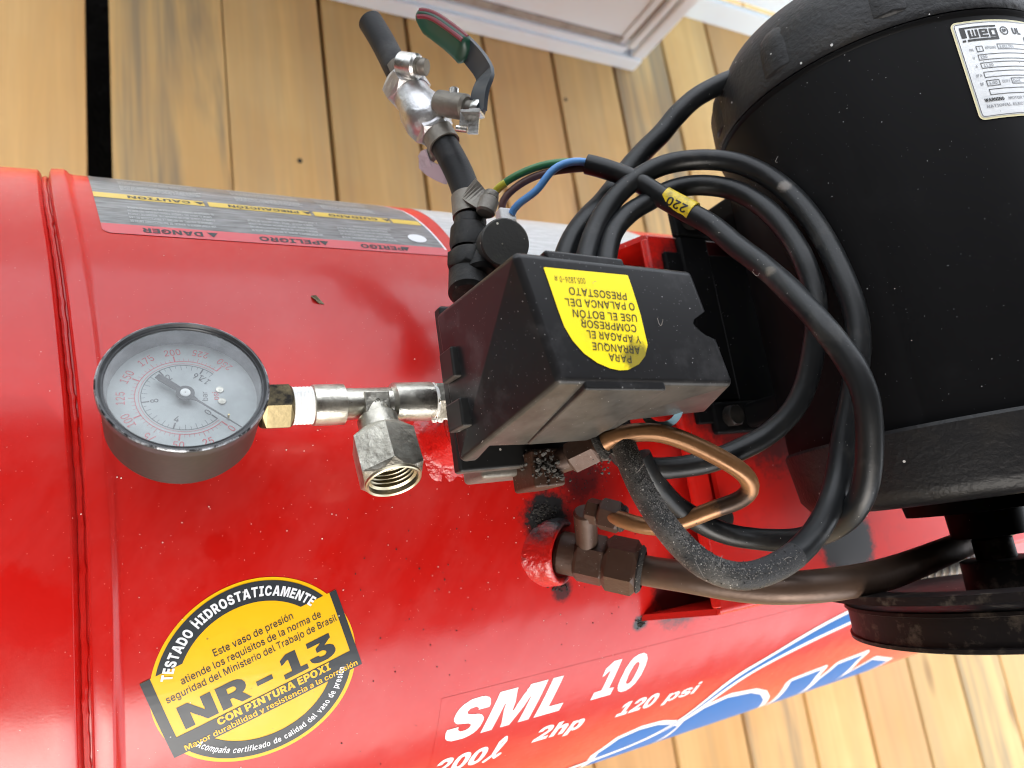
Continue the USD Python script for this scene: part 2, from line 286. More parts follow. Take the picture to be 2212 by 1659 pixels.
M_valve = surf('chromed_valve', (.50, .50, .51), .38, metal=1., bump=(180, .0006), rvar=(70, .28, .5), dirt_haze=(70, .5, .75, (.22, .20, .18), .6))
M_clamp = surf('dirty_clamp', (.20, .185, .16), .5, metal=.6, bump=(300, .0003), dirt_haze=(80, .4, .7, (.10, .09, .08), .7))
M_lever = plain('lever_black', (.02, .024, .03), .35)
M_grip_green = plain('grip_green', (.006, .040, .024), .38)
M_grip_red = plain('grip_red', (.13, .012, .022), .4)
M_case = surf('gauge_case', (.024, .022, .019), .4, metal=.2, bump=(300, .00008), dirt_haze=(25, .45, .75, (.045, .040, .031), .6), grains=[(200, .1, .08, (.3, .3, .3))])
M_bezel = surf('gauge_bezel', (.045, .046, .048), .32, metal=.3, bump=(300, .00008), dirt_haze=(150, .5, .72, (.12, .125, .13), .5))
M_bezel_edge = surf('chipped_bezel_edge', (.42, .44, .47), .34, metal=.7, bump=(350, .0003), dirt_haze=(200, .44, .54, (.02, .02, .022), 1.))
M_dial = surf('dial_face', (.41, .44, .44), .6, dirt_haze=[(70, .45, .7, (.25, .27, .27), .6), (28, .5, .75, (.22, .225, .21), .7)], grains=[(300, .1, .05, (.15, .15, .15))])
M_dialred = plain('print_red', (.50, .045, .06), .6)
M_dialblack = plain('print_black', (.03, .03, .035), .6)
M_needle = plain('needle_black', (.018, .02, .022), .5)
M_glass = usdkit.material(stage, L + 'gauge_lens', {'geo': ('geometry', {}), 't': ('transparent_bsdf', {'color': (.86, .88, .88)}), 'g': ('glossy_bsdf', {'color': (.9, .9, .9), 'roughness': .09}),
    'd': ('diffuse_bsdf', {'color': (.45, .47, .48)}), 'n': ('noise_texture', {'scale': 55., 'detail': 5.}), 'r': ('map_range', {'from_min': .45, 'from_max': .75, 'to_min': .03, 'to_max': .13, 'clamp': True}),
    'm1': ('mix_closure', {}), 'm2': ('mix_closure', {'fac': .055})},
    [('geo.position', 'n.vector'), ('n.fac', 'r.value'), ('r.result', 'm1.fac'), ('t.BSDF', 'm1.closure1'), ('d.BSDF', 'm1.closure2'), ('m1.closure', 'm2.closure1'), ('g.BSDF', 'm2.closure2')], surface='m2.closure')
STK = dict(rough=.36, spec=.3, coat=.15, coatr=.12, bump=[(9., .0020, (1., .5, 1.))])
WSTK = dict(rough=.4, coat=1., coatr=.22, bump=[(9., .0020, (1., .5, 1.))])
M_wgrey = surf('warning_charcoal', (.03, .034, .038), dirt_haze=((8., (8, 60, 60)), .38, .68, (.26, .27, .28), .75), **WSTK)  # streaky grey here paints the hazy sheen over the charcoal into its colour
M_wyellow = surf('warning_yellow', (.62, .43, .04), **WSTK)
M_wtext = surf('warning_small_print', (.40, .42, .42), **WSTK)
M_wpale = surf('silver_label', (.40, .42, .43), dirt_haze=((10., (8, 60, 60)), .45, .65, (.62, .64, .65), .8), **WSTK)
M_syel = surf('sticker_yellow', (.82, .45, .003), dirt_haze=(60, .6, .85, (.5, .27, .02), .4), grains=[(240, .1, .1, (.3, .2, .05))], **STK)
M_sgrey = surf('sticker_charcoal', (.026, .031, .036), grains=[(260, .16, .15, (.4, .4, .4))], **STK)
M_swhite = surf('sticker_white', (.74, .75, .78), dirt_haze=(90, .6, .85, (.5, .5, .52), .4), **STK)
M_stred = surf('sticker_red', (.45, .007, .006), dirt_haze=(26, .52, .78, (.55, .12, .11), .2), grains=[(170, .14, .10, (.05, .03, .03))], **STK)
M_sblue = surf('sticker_blue', (.010, .125, .40), .45, spec=.2)
M_sgreytext = surf('sticker_grey_text', (.42, .44, .44), **STK)
M_swarnred = surf('sticker_warning_red', (.50, .03, .05), **WSTK)
M_lab = surf('label_yellow', (.86, .68, .006), .35, dirt_haze=(70, .58, .8, (.55, .42, .02), .5), grains=[(260, .1, .1, (.2, .16, .02))], soot_shade=[(*onz(1380, 775, .6705), .001, .011, .75)])
M_labtext = plain('label_black_print', (.012, .012, .012), .4)
M_plate = surf('nameplate_silver', (.62, .64, .66), .35, metal=.35, dirt_haze=(120, .5, .75, (.42, .43, .44), .5), grains=[(500, .2, .12, (.3, .3, .3))])
M_plateyel = plain('nameplate_cream_edge', (.62, .58, .36), .45)
M_platetext = plain('nameplate_faded_print', (.22, .23, .25), .5)
M_white = surf('white_gloss_paint', (.74, .88, .98), .35, dirt_haze=(9, .55, .8, (.74, .78, .80), .5))
M_whitedirty = surf('white_paint_dirty', (.72, .72, .70), .45, dirt_haze=[(35, .5, .68, (.42, .40, .35), .7)])
M_groove = surf('grey_groove', (.35, .34, .31), .6, dirt_haze=(40, .45, .65, (.18, .17, .15), .7))  # mottled grey for the strips laid in the panel grooves
M_soil = surf('dark_soil', (.012, .010, .008), .95, bump=(40, .01))
M_roof = surf('added_roof_boards', (.035, .026, .018), .7, dirt_haze=(6, .4, .7, (.06, .045, .03), .6))
M_wblue, M_wbrown, M_wgreen, M_wyel = plain('wire_blue', (.10, .28, .60), .4), plain('wire_brown', (.10, .045, .04), .45), plain('wire_green', (.03, .16, .05), .4), plain('wire_yellow', (.5, .45, .03), .4)
M_term = plain('terminal_pale_blue', (.30, .50, .62), .35)
M_cu = plain('bare_copper', (.65, .26, .10), .4, metal=.7)
M_ytape = surf('yellow_tape', (.68, .50, .02), .4, dirt_haze=(200, .5, .7, (.10, .08, .03), .7))
M_cap = surf('dusty_black_cap', (.022, .021, .018), .5, bump=(600, .0001), grains=[(260, .22, .12, (.65, .6, .5)), (500, .22, .3, (.14, .13, .10))], dirt_haze=(90, .5, .75, (.075, .07, .05), .6))
M_leaf = surf('dry_leaf', (.20, .17, .10), .7, dirt_haze=(200, .5, .7, (.10, .07, .04), .6))
M_grit = usdkit.material(stage, L + 'pale_grit', {'p': ('principled_bsdf', {'base_color': (.70, .62, .56), 'roughness': .8})}, surface='p.BSDF')
M_dustcrumb = plain('dust_crumb', (.23, .215, .195), .85)
M_crust = surf('grey_crust', (.07, .065, .058), .85, grains=[(1200, .3, .4, (.30, .28, .25))])
M_gritd = plain('dark_grit', (.02, .018, .016), .8)
M_violet = surf('worn_tape', (.42, .36, .42), .45, dirt_haze=(120, .5, .7, (.2, .17, .18), .6))

def wood(name, base, dark, grey, gamt):
    N = {'geo': ('geometry', {}), 'oi': ('object_info', {}), 'mp': ('mapping', {'scale': (26., 1.3, 26.)}), 'off': ('vector_math', {'math_type': 'scale', 'vector1': (13.7, 7.1, 3.3)}), 'ad': ('vector_math', {'math_type': 'add'}),
         'n1': ('noise_texture', {'scale': 1.2, 'detail': 6., 'roughness': .6, 'distortion': .6}), 'n2': ('noise_texture', {'scale': 5., 'detail': 4.}), 'n3': ('noise_texture', {'scale': 9., 'detail': 4.}),
         'm3': ('mapping', {'scale': (14., .9, 14.)}), 'n4': ('noise_texture', {'scale': 1., 'detail': 5., 'roughness': .65, 'distortion': .4}),
         'r1': ('map_range', {'from_min': .35, 'from_max': .7, 'to_min': 0., 'to_max': .75, 'clamp': True}), 'r2': ('map_range', {'from_min': .45, 'from_max': .75, 'to_min': 0., 'to_max': .62, 'clamp': True}),
         'r4': ('map_range', {'from_min': .47, 'from_max': .60, 'to_min': 0., 'to_max': gamt, 'clamp': True}),
         'c1': ('mix_color', {'a': base, 'b': dark}), 'c2': ('mix_color', {'b': (.58, .32, .09)}), 'c3': ('mix_color', {'b': grey}),
         'mf': ('mapping', {'scale': (190., 5., 190.)}), 'nf': ('noise_texture', {'scale': 1., 'detail': 3.}), 'rf': ('map_range', {'from_min': .42, 'from_max': .72, 'to_min': 0., 'to_max': .38, 'clamp': True}), 'c4': ('mix_color', {'b': dark}),
         'mk': ('mapping', {'scale': (9., 2.6, 9.)}), 'vk': ('voronoi_texture', {'scale': 1.}), 'rk': ('map_range', {'from_min': .03, 'from_max': .13, 'to_min': .8, 'to_max': 0., 'clamp': True}), 'c5': ('mix_color', {'b': (.22, .12, .05)}),
         'rr': ('map_range', {'from_min': 0., 'from_max': 1., 'to_min': .86, 'to_max': 1.1}), 'hs': ('hsv', {'saturation': 1.0}), 'bp': ('bump', {'distance': .0006, 'strength': 1.}), 'p': ('principled_bsdf', {'roughness': .55, 'specular_ior_level': .35})}
    K = [('oi.random', 'off.scale'), ('geo.position', 'ad.vector1'), ('off.vector', 'ad.vector2'), ('ad.vector', 'mp.vector'), ('mp.vector', 'n1.vector'), ('ad.vector', 'n2.vector'), ('ad.vector', 'm3.vector'), ('m3.vector', 'n4.vector'),
         ('n1.fac', 'r1.value'), ('n2.fac', 'r2.value'), ('n4.fac', 'r4.value'), ('r1.result', 'c1.fac'), ('c1.result', 'c2.a'), ('r2.result', 'c2.fac'), ('c2.result', 'c3.a'), ('r4.result', 'c3.fac'),
         ('oi.random', 'rr.value'), ('rr.result', 'hs.value'), ('ad.vector', 'mf.vector'), ('mf.vector', 'nf.vector'), ('nf.fac', 'rf.value'), ('rf.result', 'c4.fac'), ('c3.result', 'c4.a'), ('ad.vector', 'mk.vector'), ('mk.vector', 'vk.vector'), ('vk.distance', 'rk.value'), ('rk.result', 'c5.fac'), ('c4.result', 'c5.a'), ('c5.result', 'hs.color'), ('hs.color', 'p.base_color'), ('n1.fac', 'bp.height'), ('bp.normal', 'p.normal')]
    return usdkit.material(stage, L + name, N, K, surface='p.BSDF')
M_wood = wood('deck_wood', (.75, .535, .225), (.60, .395, .155), (.36, .30, .20), .30)
M_wood_grey = wood('deck_wood_weathered', (.68, .495, .22), (.56, .38, .16), (.23, .20, .14), .85)
M_wood_warm = wood('deck_wood_warm', (.66, .44, .19), (.55, .345, .145), (.36, .26, .15), .25)

# ---------------------------------------------------------------- the setting: ground, deck, wall, added roof
g = trimesh.creation.box(extents=(60, 60, .2)); g.apply_translation((0, 0, -.32)); add(None, 'ground', g, M_soil, smooth=False, kind='structure')
deck = thing('deck', kind='structure')
edges = [(-.0094 - .0004, .1222)]
def plank(x0, x1, mat, y0=-2.0, y1=2.2):
    z = random.uniform(-.0012, .0); m = rbox((x0, y0, -.028), (x1, y1, z), .0018)
    add(deck, 'plank', m, mat)
for k in range(8): plank(-.0357 - .131 * (k + 1) + .003, -.0357 - .131 * k, M_wood_warm)
plank(-.0098, .1222, M_wood_grey)
for k in range(22):
    x0 = .1235 + .1318 * k; gap = .0035 if k == 0 else random.uniform(.005, .0085); w = .1318 - gap
    plank(x0 + (0 if k == 0 else gap * .5), x0 + .1318 - (.0035 if k < 1 else gap * .5), M_wood_grey if k in (5, 9, 13) else (M_wood_warm if k in (3, 7, 10) else M_wood))
for a, b in ((648, 347), (1222, 215)): c = onz(a, b, 0); add(deck, 'nail_head', lathe([(-.002, .0), (-.002, .0032), (.0003, .0032), (.0005, .0)], (c[0], c[1], 0), (0, 0, 1), 16), M_gritd)
joists = [rbox((-1.1, y, -.2), (3.2, y + .05, -.0295), .003) for y in (-1.7, -1.1, 1.5, 2.0)]
for j in joists: add(deck, 'joist', j, M_wood_warm)

wall = thing('white_wall', 'white panelled wall corner with moulded frame, beyond the ball valve', 'wall')
X1, Y1, HT = .826, .752, .72
add(wall, 'panel', rbox((-1.0, Y1 + .016, .0), (X1 - .03, Y1 + .12, HT), .002), M_white)
add(wall, 'bottom_rail', cat(rbox((-1.0, Y1, .001), (X1 - .0005, Y1 + .03, .030), .004), rbox((-1.0, Y1 + .006, .030), (X1 - .045, Y1 + .03, .044), .004)), M_white)
add(wall, 'rail_groove', rbox((-1.0, Y1 + .0125, .044), (X1 - .06, Y1 + .03, .058), .001), M_groove)
add(wall, 'corner_post', cat(rbox((X1 - .030, Y1 + .0005, .031), (X1, Y1 + .157, HT), .007), rbox((X1 - .046, Y1 + .005, .045), (X1 - .031, Y1 + .1, HT), .004), rbox((X1 - .066, Y1 + .012, .058), (X1 - .050, Y1 + .1, HT), .003)), M_white)
add(wall, 'post_groove', rbox((X1 - .0505, Y1 + .0135, .058), (X1 - .0455, Y1 + .05, HT - .002), .0008), M_groove)
wall2 = thing('white_wall', 'white wall base with skirting step, behind the motor at the top edge', 'wall')
add(wall2, 'wall_face', rbox((X1 + .002, .925, .06), (3.2, 1.0, HT), .003), M_white)
add(wall2, 'skirting', rbox((X1 + .001, .912, .001), (3.2, .924, .055), .004), M_white)

ROOF = thing('porch_roof', 'unseen dark roof with a boarded end, added to shade the deck', 'roof')
add(ROOF, 'boards', rbox((-2.6, -2.8, 2.45), (3.6, .95, 2.5), .005), M_roof)  # unseen roof added to darken the tank reflection and shade the deck
add(ROOF, 'end_boards', rbox((-1.75, -2.0, -.1), (-1.70, 1.3, 2.449), .004), M_roof)  # unseen end wall added to keep the left-hand faces dark
for x, y in ((-2.5, -2.7), (3.5, -2.7), (-2.5, .87), (3.5, 1.06)): add(ROOF, 'post', rbox((x - .05, y - .05, -.2), (x + .05, y + .05, 2.449), .004), M_roof)

# ---------------------------------------------------------------- the compressor: tank
AC = thing('air_compressor', 'red horizontal air compressor with black motor, gauge and switch box', 'air compressor')
_sk = CubicSpline([-.33, -.111, -.06, -.03, 0., .03, .059, .102, .136, .19, .33], [0, 0, .0004, .0004, -.0005, -.0023, -.0047, -.0089, -.0129, -.018, -.024])
def skew(v):                                # the end weld runs a little out of square across the top
    a = np.arctan2(v[:, 1], v[:, 2] - H); return v + np.stack([np.where(v[:, 0] < .012, _sk(R * a) * (np.cos(a) > -.2), 0), 0 * a, 0 * a], 1)
def tank_lathe(prof, n=220): v_, f_ = lathe(prof, (0, 0, H), (1, 0, 0), n); return skew(v_), f_
shell = tank_lathe([(-.0150, R - .0034), (-.0144, R + .0004), (-.0136, R + .0022), (-.0080, R + .0025), (-.0066, R + .0019), (-.0054, R + .0003), (-.0035, R)] + [(x, R) for x in np.linspace(.02, 1.08, 90)])
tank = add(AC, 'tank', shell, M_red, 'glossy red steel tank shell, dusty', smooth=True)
head = [(-.0150, R - .0035), (-.0182, R - .0035), (-.0190, R - .0002), (-.0200, R + .0009), (-.026, R + .0008), (-.05, R)] + [(-.05 - .11 * math.sin(a), R * math.cos(a) ** .72 if a < 1.56 else .001) for a in np.linspace(.05, 1.565, 40)]
add(tank, 'dished_end', tank_lathe(head[::-1]), M_red, smooth=True)
add(tank, 'far_end', tank_lathe([(1.08, R)] + [(1.08 + .11 * math.sin(a), R * math.cos(a) ** .72 if a < 1.56 else .001) for a in np.linspace(.05, 1.565, 30)]), M_red, smooth=True)
wa = np.linspace(-1.9, 1.9, 420); wb = []
wn = meshkit.fbm(np.stack([wa * 60, wa * 0, wa * 0], 1), 3, 5) - .5
bead = np.stack([-.0166 + .0008 * wn, (R - .0034) * np.sin(wa), H + (R - .0034) * np.cos(wa)], 1)
add(tank, 'weld_bead', tube(skew(bead), .0011 + .0008 * np.abs(wn), 8, False), M_red)
for x in (.12, .95):
    for y in (-.13, .13): add(AC, 'tank_foot', rbox((x - .02, y - .025, .0), (x + .02, y + .025, H - .14), .003), M_red2)

def rot(g, a, x, y): return affinity.translate(affinity.rotate(g, a, origin=(0, 0)), x, y)
A1, SX, SY = 18., .0445, -.0866
def lay(gm, e): return sheet(rot(gm, A1, SX, SY), tank_map(e), .004)
RC = Point(0, -.0003).buffer(.0400, 96); banner = sbox(-.0392, -.0185, .0392, .0188)
ring = Point(0, 0).buffer(.0384, 96).difference(Point(0, 0).buffer(.0302, 96))
stk = add(AC, 'round_test_sticker', lay(RC.union(banner), .00012), M_syel, 'round yellow and charcoal test sticker with slanted banner')
bar = sbox(-.0392, -.0185, .0392, -.0098); ends = sbox(-.0392, -.0185, -.0355, .0188).union(sbox(.0362, -.0185, .0392, .0188))
dark = ring.difference(sbox(-.0392, -.0185, .0392, .0188)).union(bar).union(ends)
lowseg = Point(0, 0).buffer(.0302, 96).intersection(sbox(-.05, -.05, .05, -.0187)).difference(sbox(-.05, -.0201, .05, -.018))
add(stk, 'charcoal_print', lay(dark, .00024), M_sgrey)
wt = arctext('TESTADO HIDROSTATICAMENTE', .0041, .0343, math.radians(93), 'Black', True, span=math.radians(122)).union(arctext('Acompaña certificado de calidad del vaso de presión', .0029, .0343, math.radians(-88), 'Bold', False, span=math.radians(124)))
add(stk, 'white_lettering', lay(wt, .00036), M_swhite)
yt = fit(affinity.translate(text('CON PINTURA EPOXI', .0036, 'Black'), 0, -.0137), -.0205, .0265).union(fit(affinity.translate(text('Mayor durabilidad y resistencia a la corrosión', .0027, 'Bold'), 0, -.0177), -.0345, .0375))
add(stk, 'yellow_lettering', lay(yt, .00036), M_syel)
dt = union_all([fit(affinity.translate(text('Este vaso de presión', .0031, 'Medium'), 0, .0155), -.0125, .0195), fit(affinity.translate(text('atiende los requisitos de la norma de', .0031, 'Medium'), 0, .0107), -.0265, .0300),
                fit(affinity.translate(text('seguridad del Ministerio del Trabajo de Brasil', .0031, 'Medium'), 0, .0060), -.0335, .0355)])
add(stk, 'small_dark_lettering', lay(dt, .00024), M_sgrey)
add(stk, 'large_dark_lettering', lay(fit(affinity.translate(text('NR-13', .0108, 'Black'), 0, -.0083), -.0315, .0310), .00024), M_sgrey)

# capacity sticker with the maker's lettering
def lay2(gm, e, st=.004): return sheet(gm, tank_map(e), st)
cs = add(AC, 'capacity_sticker', lay2(sbox(.1275, -.36, .62, -.1205), .00010), M_red, 'red sticker with white capacity figures and blue lettering')
def put(s, h, x0, x1, y, **k): return fit(affinity.translate(text(s, h, **k), 0, y), x0, x1)
it = dict(weight='Black', slant=.30)
ell = LineString([(.1605, -.1765), (.1655, -.172), (.1700, -.163), (.1695, -.1600), (.1670, -.1625), (.1650, -.1715), (.1665, -.1755), (.1690, -.1735)]).buffer(.0011)
for w in (put('SML', .0247, .1325, .2010, -.1503, **it), put('10', .0247, .2195, .2535, -.1493, **it), put('200', .0128, .1300, .1605, -.1760, **it).union(ell), put('2hp', .0115, .1880, .2210, -.1722, **it),
          put('120', .0115, .2440, .2735, -.1722, **it), put('psi', .0098, .2790, .3075, -.1722, weight='ExtraBold', slant=.25)):
    add(cs, 'white_lettering', lay2(w, .00022), M_swhite)
def onsticker(pts):                         # outline of a printed letter on the tank, left to right over its top, running on below
    q = [ontank((2200 + a * 1.0236) * .54862, (2400 + b * 1.0236) * .54862) for a, b in pts]; u = [(p[0], R * math.atan2(p[1], p[2] - H)) for p in q]
    return Polygon(u + [(u[-1][0] + .012, -.345), (u[0][0] - .012, -.345)]).buffer(0)
LS = onsticker([(90, 605), (150, 552), (230, 497), (310, 462), (380, 443), (430, 441), (455, 448), (400, 490), (345, 548), (288, 586)])
LO = onsticker([(355, 548), (410, 490), (480, 428), (560, 378), (650, 338), (740, 320), (775, 326), (786, 345), (765, 375), (724, 406)])
LC = onsticker([(480, 503), (525, 470), (575, 443), (604, 439), (598, 455), (562, 478)])
LM1 = onsticker([(800, 372), (893, 275), (1010, 230), (985, 258), (908, 328)]); LM2 = onsticker([(925, 322), (1000, 268), (1072, 210), (1172, 172), (1140, 200), (1064, 268)]); LM3 = onsticker([(1095, 252), (1150, 222), (1205, 192), (1262, 196)])
dot = LineString([_p[:2] for _p in [(lambda q: (q[0], R * math.atan2(q[1], q[2] - H)))(ontank((2200 + a * 1.0236) * .54862, (2400 + b * 1.0236) * .54862)) for a, b in ((262, 556), (300, 545), (328, 538))]]).buffer(.004)
for nm_, g_ in (('blue_letter', LS), ('blue_letter', LO.difference(LC.buffer(.001))), ('blue_letter', LM1.union(LM2)), ('blue_letter', LM3)):
    add(cs, nm_, lay2(g_, .00034), M_sblue)
for g_ in (LS, LO, LM1.union(LM2), LM3): add(cs, 'letter_outline', lay2(g_.buffer(.0054).difference(g_.buffer(-.0006)), .00022), M_swhite)
add(cs, 'letter_outline', lay2(LC.buffer(.0012).difference(LC.buffer(-.0022)), .00044), M_swhite); add(cs, 'letter_highlight', lay2(dot, .00044), M_swhite)
def curve(pts):
    p = np.array(pts); return CubicSpline(p[:, 0], p[:, 1])
top = curve([(.20, -.262), (.255, -.229), (.311, -.1985), (.324, -.1790), (.355, -.1579), (.391, -.1433), (.430, -.1327), (.49, -.123), (.60, -.121)]); bot = curve([(.20, -.268), (.255, -.238), (.311, -.2100), (.335, -.1830), (.371, -.1630), (.411, -.1525), (.440, -.1468), (.5, -.141), (.60, -.139)])
xs = np.linspace(.205, .6, 90); sw = Polygon(np.r_[np.c_[xs, top(xs)], np.c_[xs, bot(xs)][::-1]]).buffer(0)
xb = np.linspace(.30, .6, 70); k = np.clip((xb - .30) / .12, 0, 1); mid = (top(xb) + bot(xb)) / 2; hw = (top(xb) - bot(xb)) / 2 * (.15 + .42 * k)
add(cs, 'white_swoosh', lay2(sw, .00040), M_swhite); add(cs, 'blue_swoosh', lay2(Polygon(np.r_[np.c_[xb, mid + hw], np.c_[xb, mid - hw][::-1]]).buffer(0), .00052), M_sblue)

# warning sticker on the far side of the tank (reads from there)
wx0, wx1, ws0, ws1 = -.0085, .1636, .1215, .223
outline = sbox(wx0 + .004, ws0 + .004, wx1 - .028, ws1 - .028).buffer(.004).union(sbox(wx0, ws0 + .004, wx1 - .03, ws1)).union(Polygon([(wx0, ws1 + .02), (wx1 - .035, ws1 + .02), (wx1 - .016, ws1 - .008), (wx1 - .006, ws1 - .03), (wx1, ws0), (wx0 + .004, ws0)])).buffer(0)
def wmap(e):
    f0 = tank_map(e); return lambda x, q: f0(x + (_sk(np.clip(q, 0, .3)) - _sk(.124)) * np.clip(1 - (x - wx0) / .16, 0, 1), q)
def layw(gm, e, st=.004): return sheet(gm.segmentize(.012), wmap(e), st)
wst = add(AC, 'warning_sticker', layw(outline, .00014), M_wgrey, 'long charcoal safety sticker with yellow and red stripes')
add(wst, 'red_stripe', layw(outline.intersection(sbox(-1, ws0, 1, ws0 + .0085)), .00026), M_swarnred)
stripes = []
for a, b in ((wx0, .0405), (.0425, .094), (.096, .139), (.1405, .158)): stripes.append(sbox(a, .1600, b, .1676))
add(wst, 'yellow_stripe', layw(union_all(stripes).intersection(outline), .00026), M_wyellow)
add(wst, 'pale_edge', layw(outline.boundary.buffer(.0013).intersection(outline).intersection(sbox(.10, .128, 1, 1).union(sbox(-1, .219, 1, 1))), .00028), M_swhite)
dk, gl = [], []
def inv(s, h, x0, x1, y, **k): return affinity.rotate(put(s, h, -(x1 - x0) / 2, (x1 - x0) / 2, -h / 2, **k), 180, origin=(0, 0)), ((x0 + x1) / 2, y)
for s, x0, x1, y in (('DANGER', .008, .034, ws0 + .0042), ('PELIGRO', .060, .090, ws0 + .0042), ('PERIGO', .112, .136, ws0 + .0042), ('CAUTION', .006, .034, .1637), ('PRECAUCIÓN', .052, .088, .1637), ('CUIDADO', .104, .132, .1637)):
    gg, (ox, oy) = inv(s, .0040, x0, x1, y, weight='ExtraBold'); dk.append(affinity.translate(gg, ox, oy))
for x in (.0385, .0925, .1375): dk += [Polygon([(x - .0025, y + .002), (x + .0025, y + .002), (x, y - .0022)]) for y in (.1637, ws0 + .0042)]
for w in dk[:6]: add(wst, 'dark_lettering', layw(w, .00038), M_sgrey)
for w in dk[6:]: add(wst, 'warning_triangle', layw(w, .00038), M_sgrey)
lines = ['LEA ATENTAMENTE EL MANUAL DE INSTRUCCIONES ANTES DE', 'OPERAR EL EQUIPO. NO RETIRE LA PROTECCION DE LAS', 'CORREAS CON EL MOTOR EN MARCHA. RIESGO DE LESION', 'DRENE EL AGUA DEL TANQUE TODOS LOS DIAS. NO SUELDE', 'EL TANQUE NI CAMBIE LA VALVULA DE SEGURIDAD NUNCA']
for x0, x1 in ((.004, .0425), (.058, .094), (.104, .135)):
    for base in (.134, .176, .191, .205):
        for i in range(5):
            yy = base + i * .0036 if base < .15 else base + i * .0026
            if base >= .15 and i > 3: continue
            gg, (ox, oy) = inv(lines[i], .0022, x0 + (random.uniform(0, .012) if i == 4 else 0), x1 - random.uniform(0, .003) * (i < 4), yy, weight='Bold', px=60); gl.append(affinity.translate(gg, ox, oy))
add(wst, 'grey_small_print', layw(union_all(gl).intersection(outline), .00038, .005), M_wtext)
add(wst, 'white_badge', layw(affinity.scale(Point(.1485, .1395).buffer(.0055), 1.0, .9), .00038), M_swhite)

sil = add(AC, 'silver_label', lay2(sbox(.1705, .1275, .345, .262), .00012), M_wpale, 'streaky pale grey sheet beyond the safety sticker')  # pale grey sheet over the tank beside the safety sticker
# ---------------------------------------------------------------- motor platform
PZ = .5655
px0 = .2655
plate2 = sbox(px0, -.0955, 1.0, .1115).difference(sbox(.2790, .012, .2835, .060)).difference(LineString([(.2775, -.047), (.2775, -.020)]).buffer(.0026)).difference(Point(.60, 0).buffer(.01))
pm = trimesh.creation.extrude_polygon(plate2, .0035, engine='earcut'); pm.apply_translation((0, 0, PZ - .0035))
plat = add(AC, 'motor_platform', pm, M_red2, 'red bent sheet platform welded on the tank top', smooth=False)
def flange(y, s):
    zt = H + math.sqrt(R * R - y * y); q = [(px0, PZ - .0045), (px0 - .023, zt - .004), (1.0, zt - .004), (1.0, PZ - .0045)]
    m = trimesh.creation.extrude_polygon(Polygon(q).buffer(.0006), .0032, engine='earcut'); v = np.asarray(m.vertices)
    m.vertices = np.stack([v[:, 0], y + s * v[:, 2], v[:, 1]], 1); return m
add(plat, 'side_flange', flange(-.0955, -1), M_red2, smooth=False); add(plat, 'side_flange', flange(.1115, 1), M_red2, smooth=False)
add(plat, 'bend', cat(rod((px0, -.0955, PZ - .0034), (1, -.0955, PZ - .0034), .0033, 16), rod((px0, .1115, PZ - .0034), (1, .1115, PZ - .0034), .0033, 16), rod((px0 + .0006, -.095, PZ - .0030), (px0 + .0006, .111, PZ - .0030), .0031, 16)), M_red2)
for (a, b) in ((1563, 1118), (1455, 632)):
    c = onz(a, b, PZ + .004); add(plat, 'bolt', hexprism((c[0], c[1], PZ + .0003), (0, 0, 1), .006, .0105), M_blackfit, 'black bolt head')

# ---------------------------------------------------------------- motor
MX, MZ, MR = .358, .655, .0798
mo = lathe([(-.026, MR - .002), (-.0245, MR), (.1440, MR), (.1448, MR + .0008), (.1462, MR + .0012), (.1470, MR + .0002)], (MX, 0, MZ), (0, 1, 0), 160)
motor = add(AC, 'motor', mo, M_motor, 'matte black motor barrel with white dust specks', smooth=30)
bell = lathe([(.1472, MR - .002), (.1472, MR + .0008), (.150, MR + .0018), (.170, MR + .0012), (.180, MR - .004), (.190, .069), (.198, .056), (.203, .030), (.204, .0)], (MX, 0, MZ), (0, 1, 0), 160)
add(motor, 'end_bell', bell, M_cast, 'black cast end bell at the far end')
for ang in range(174, -180, -36):
    a = math.radians(ang); er = np.array([math.cos(a), 0, math.sin(a)]); c = np.array([MX, 0, MZ]) + er * (MR - .0118)
    h = trimesh.convex.convex_hull(np.vstack([c + [0, .1495 + .004, 0] + _bs * [.0150, .004, .0150], c + [0, .166, 0] + _bs * .0146, c + [0, .176, 0] - .006 * er + _bs * .0120]))
    add(motor, 'bell_lug', h, M_cast, smooth=60)
bell2 = lathe([(-.0246, MR - .004), (-.0246, MR + .0014), (-.026, MR + .0022), (-.049, MR - .0005), (-.0545, MR - .0045), (-.0565, MR - .010), (-.0575, .052), (-.058, .03)][::-1] if False else [(-.058, .0), (-.058, .03), (-.0575, .052), (-.0565, MR - .010), (-.0545, MR - .0045), (-.049, MR - .0005), (-.026, MR + .0022), (-.0246, MR + .0014), (-.0246, MR - .004)], (MX, 0, MZ), (0, 1, 0), 160)
add(motor, 'end_bell', bell2, M_cast, 'black rough cast end bell on the pulley side')
for ang in (100, 62):
    a = math.radians(ang); u = np.array([math.cos(a), 0, math.sin(a)]); t = np.array([-math.sin(a), 0, math.cos(a)]); c = np.array([MX, 0, MZ]) + u * (MR + .001)
    add(motor, 'bell_rib', trimesh.convex.convex_hull([c + u * s * .004 + t * q * .006 + [0, y, 0] for s in (-1, .6) for q in (-1, 1) for y in (-.052, -.027)]), M_cast, smooth=False)
add(motor, 'hub', lathe([(-.0577, .034), (-.0635, .033), (-.0645, .0166), (-.0760, .0163), (-.0765, .012), (-.0765, 0)][::-1], (MX, 0, MZ), (0, 1, 0), 64), M_motor)
add(motor, 'shaft', rod((MX, -.0762, MZ), (MX, -.1170, MZ), .0085), M_pulley)
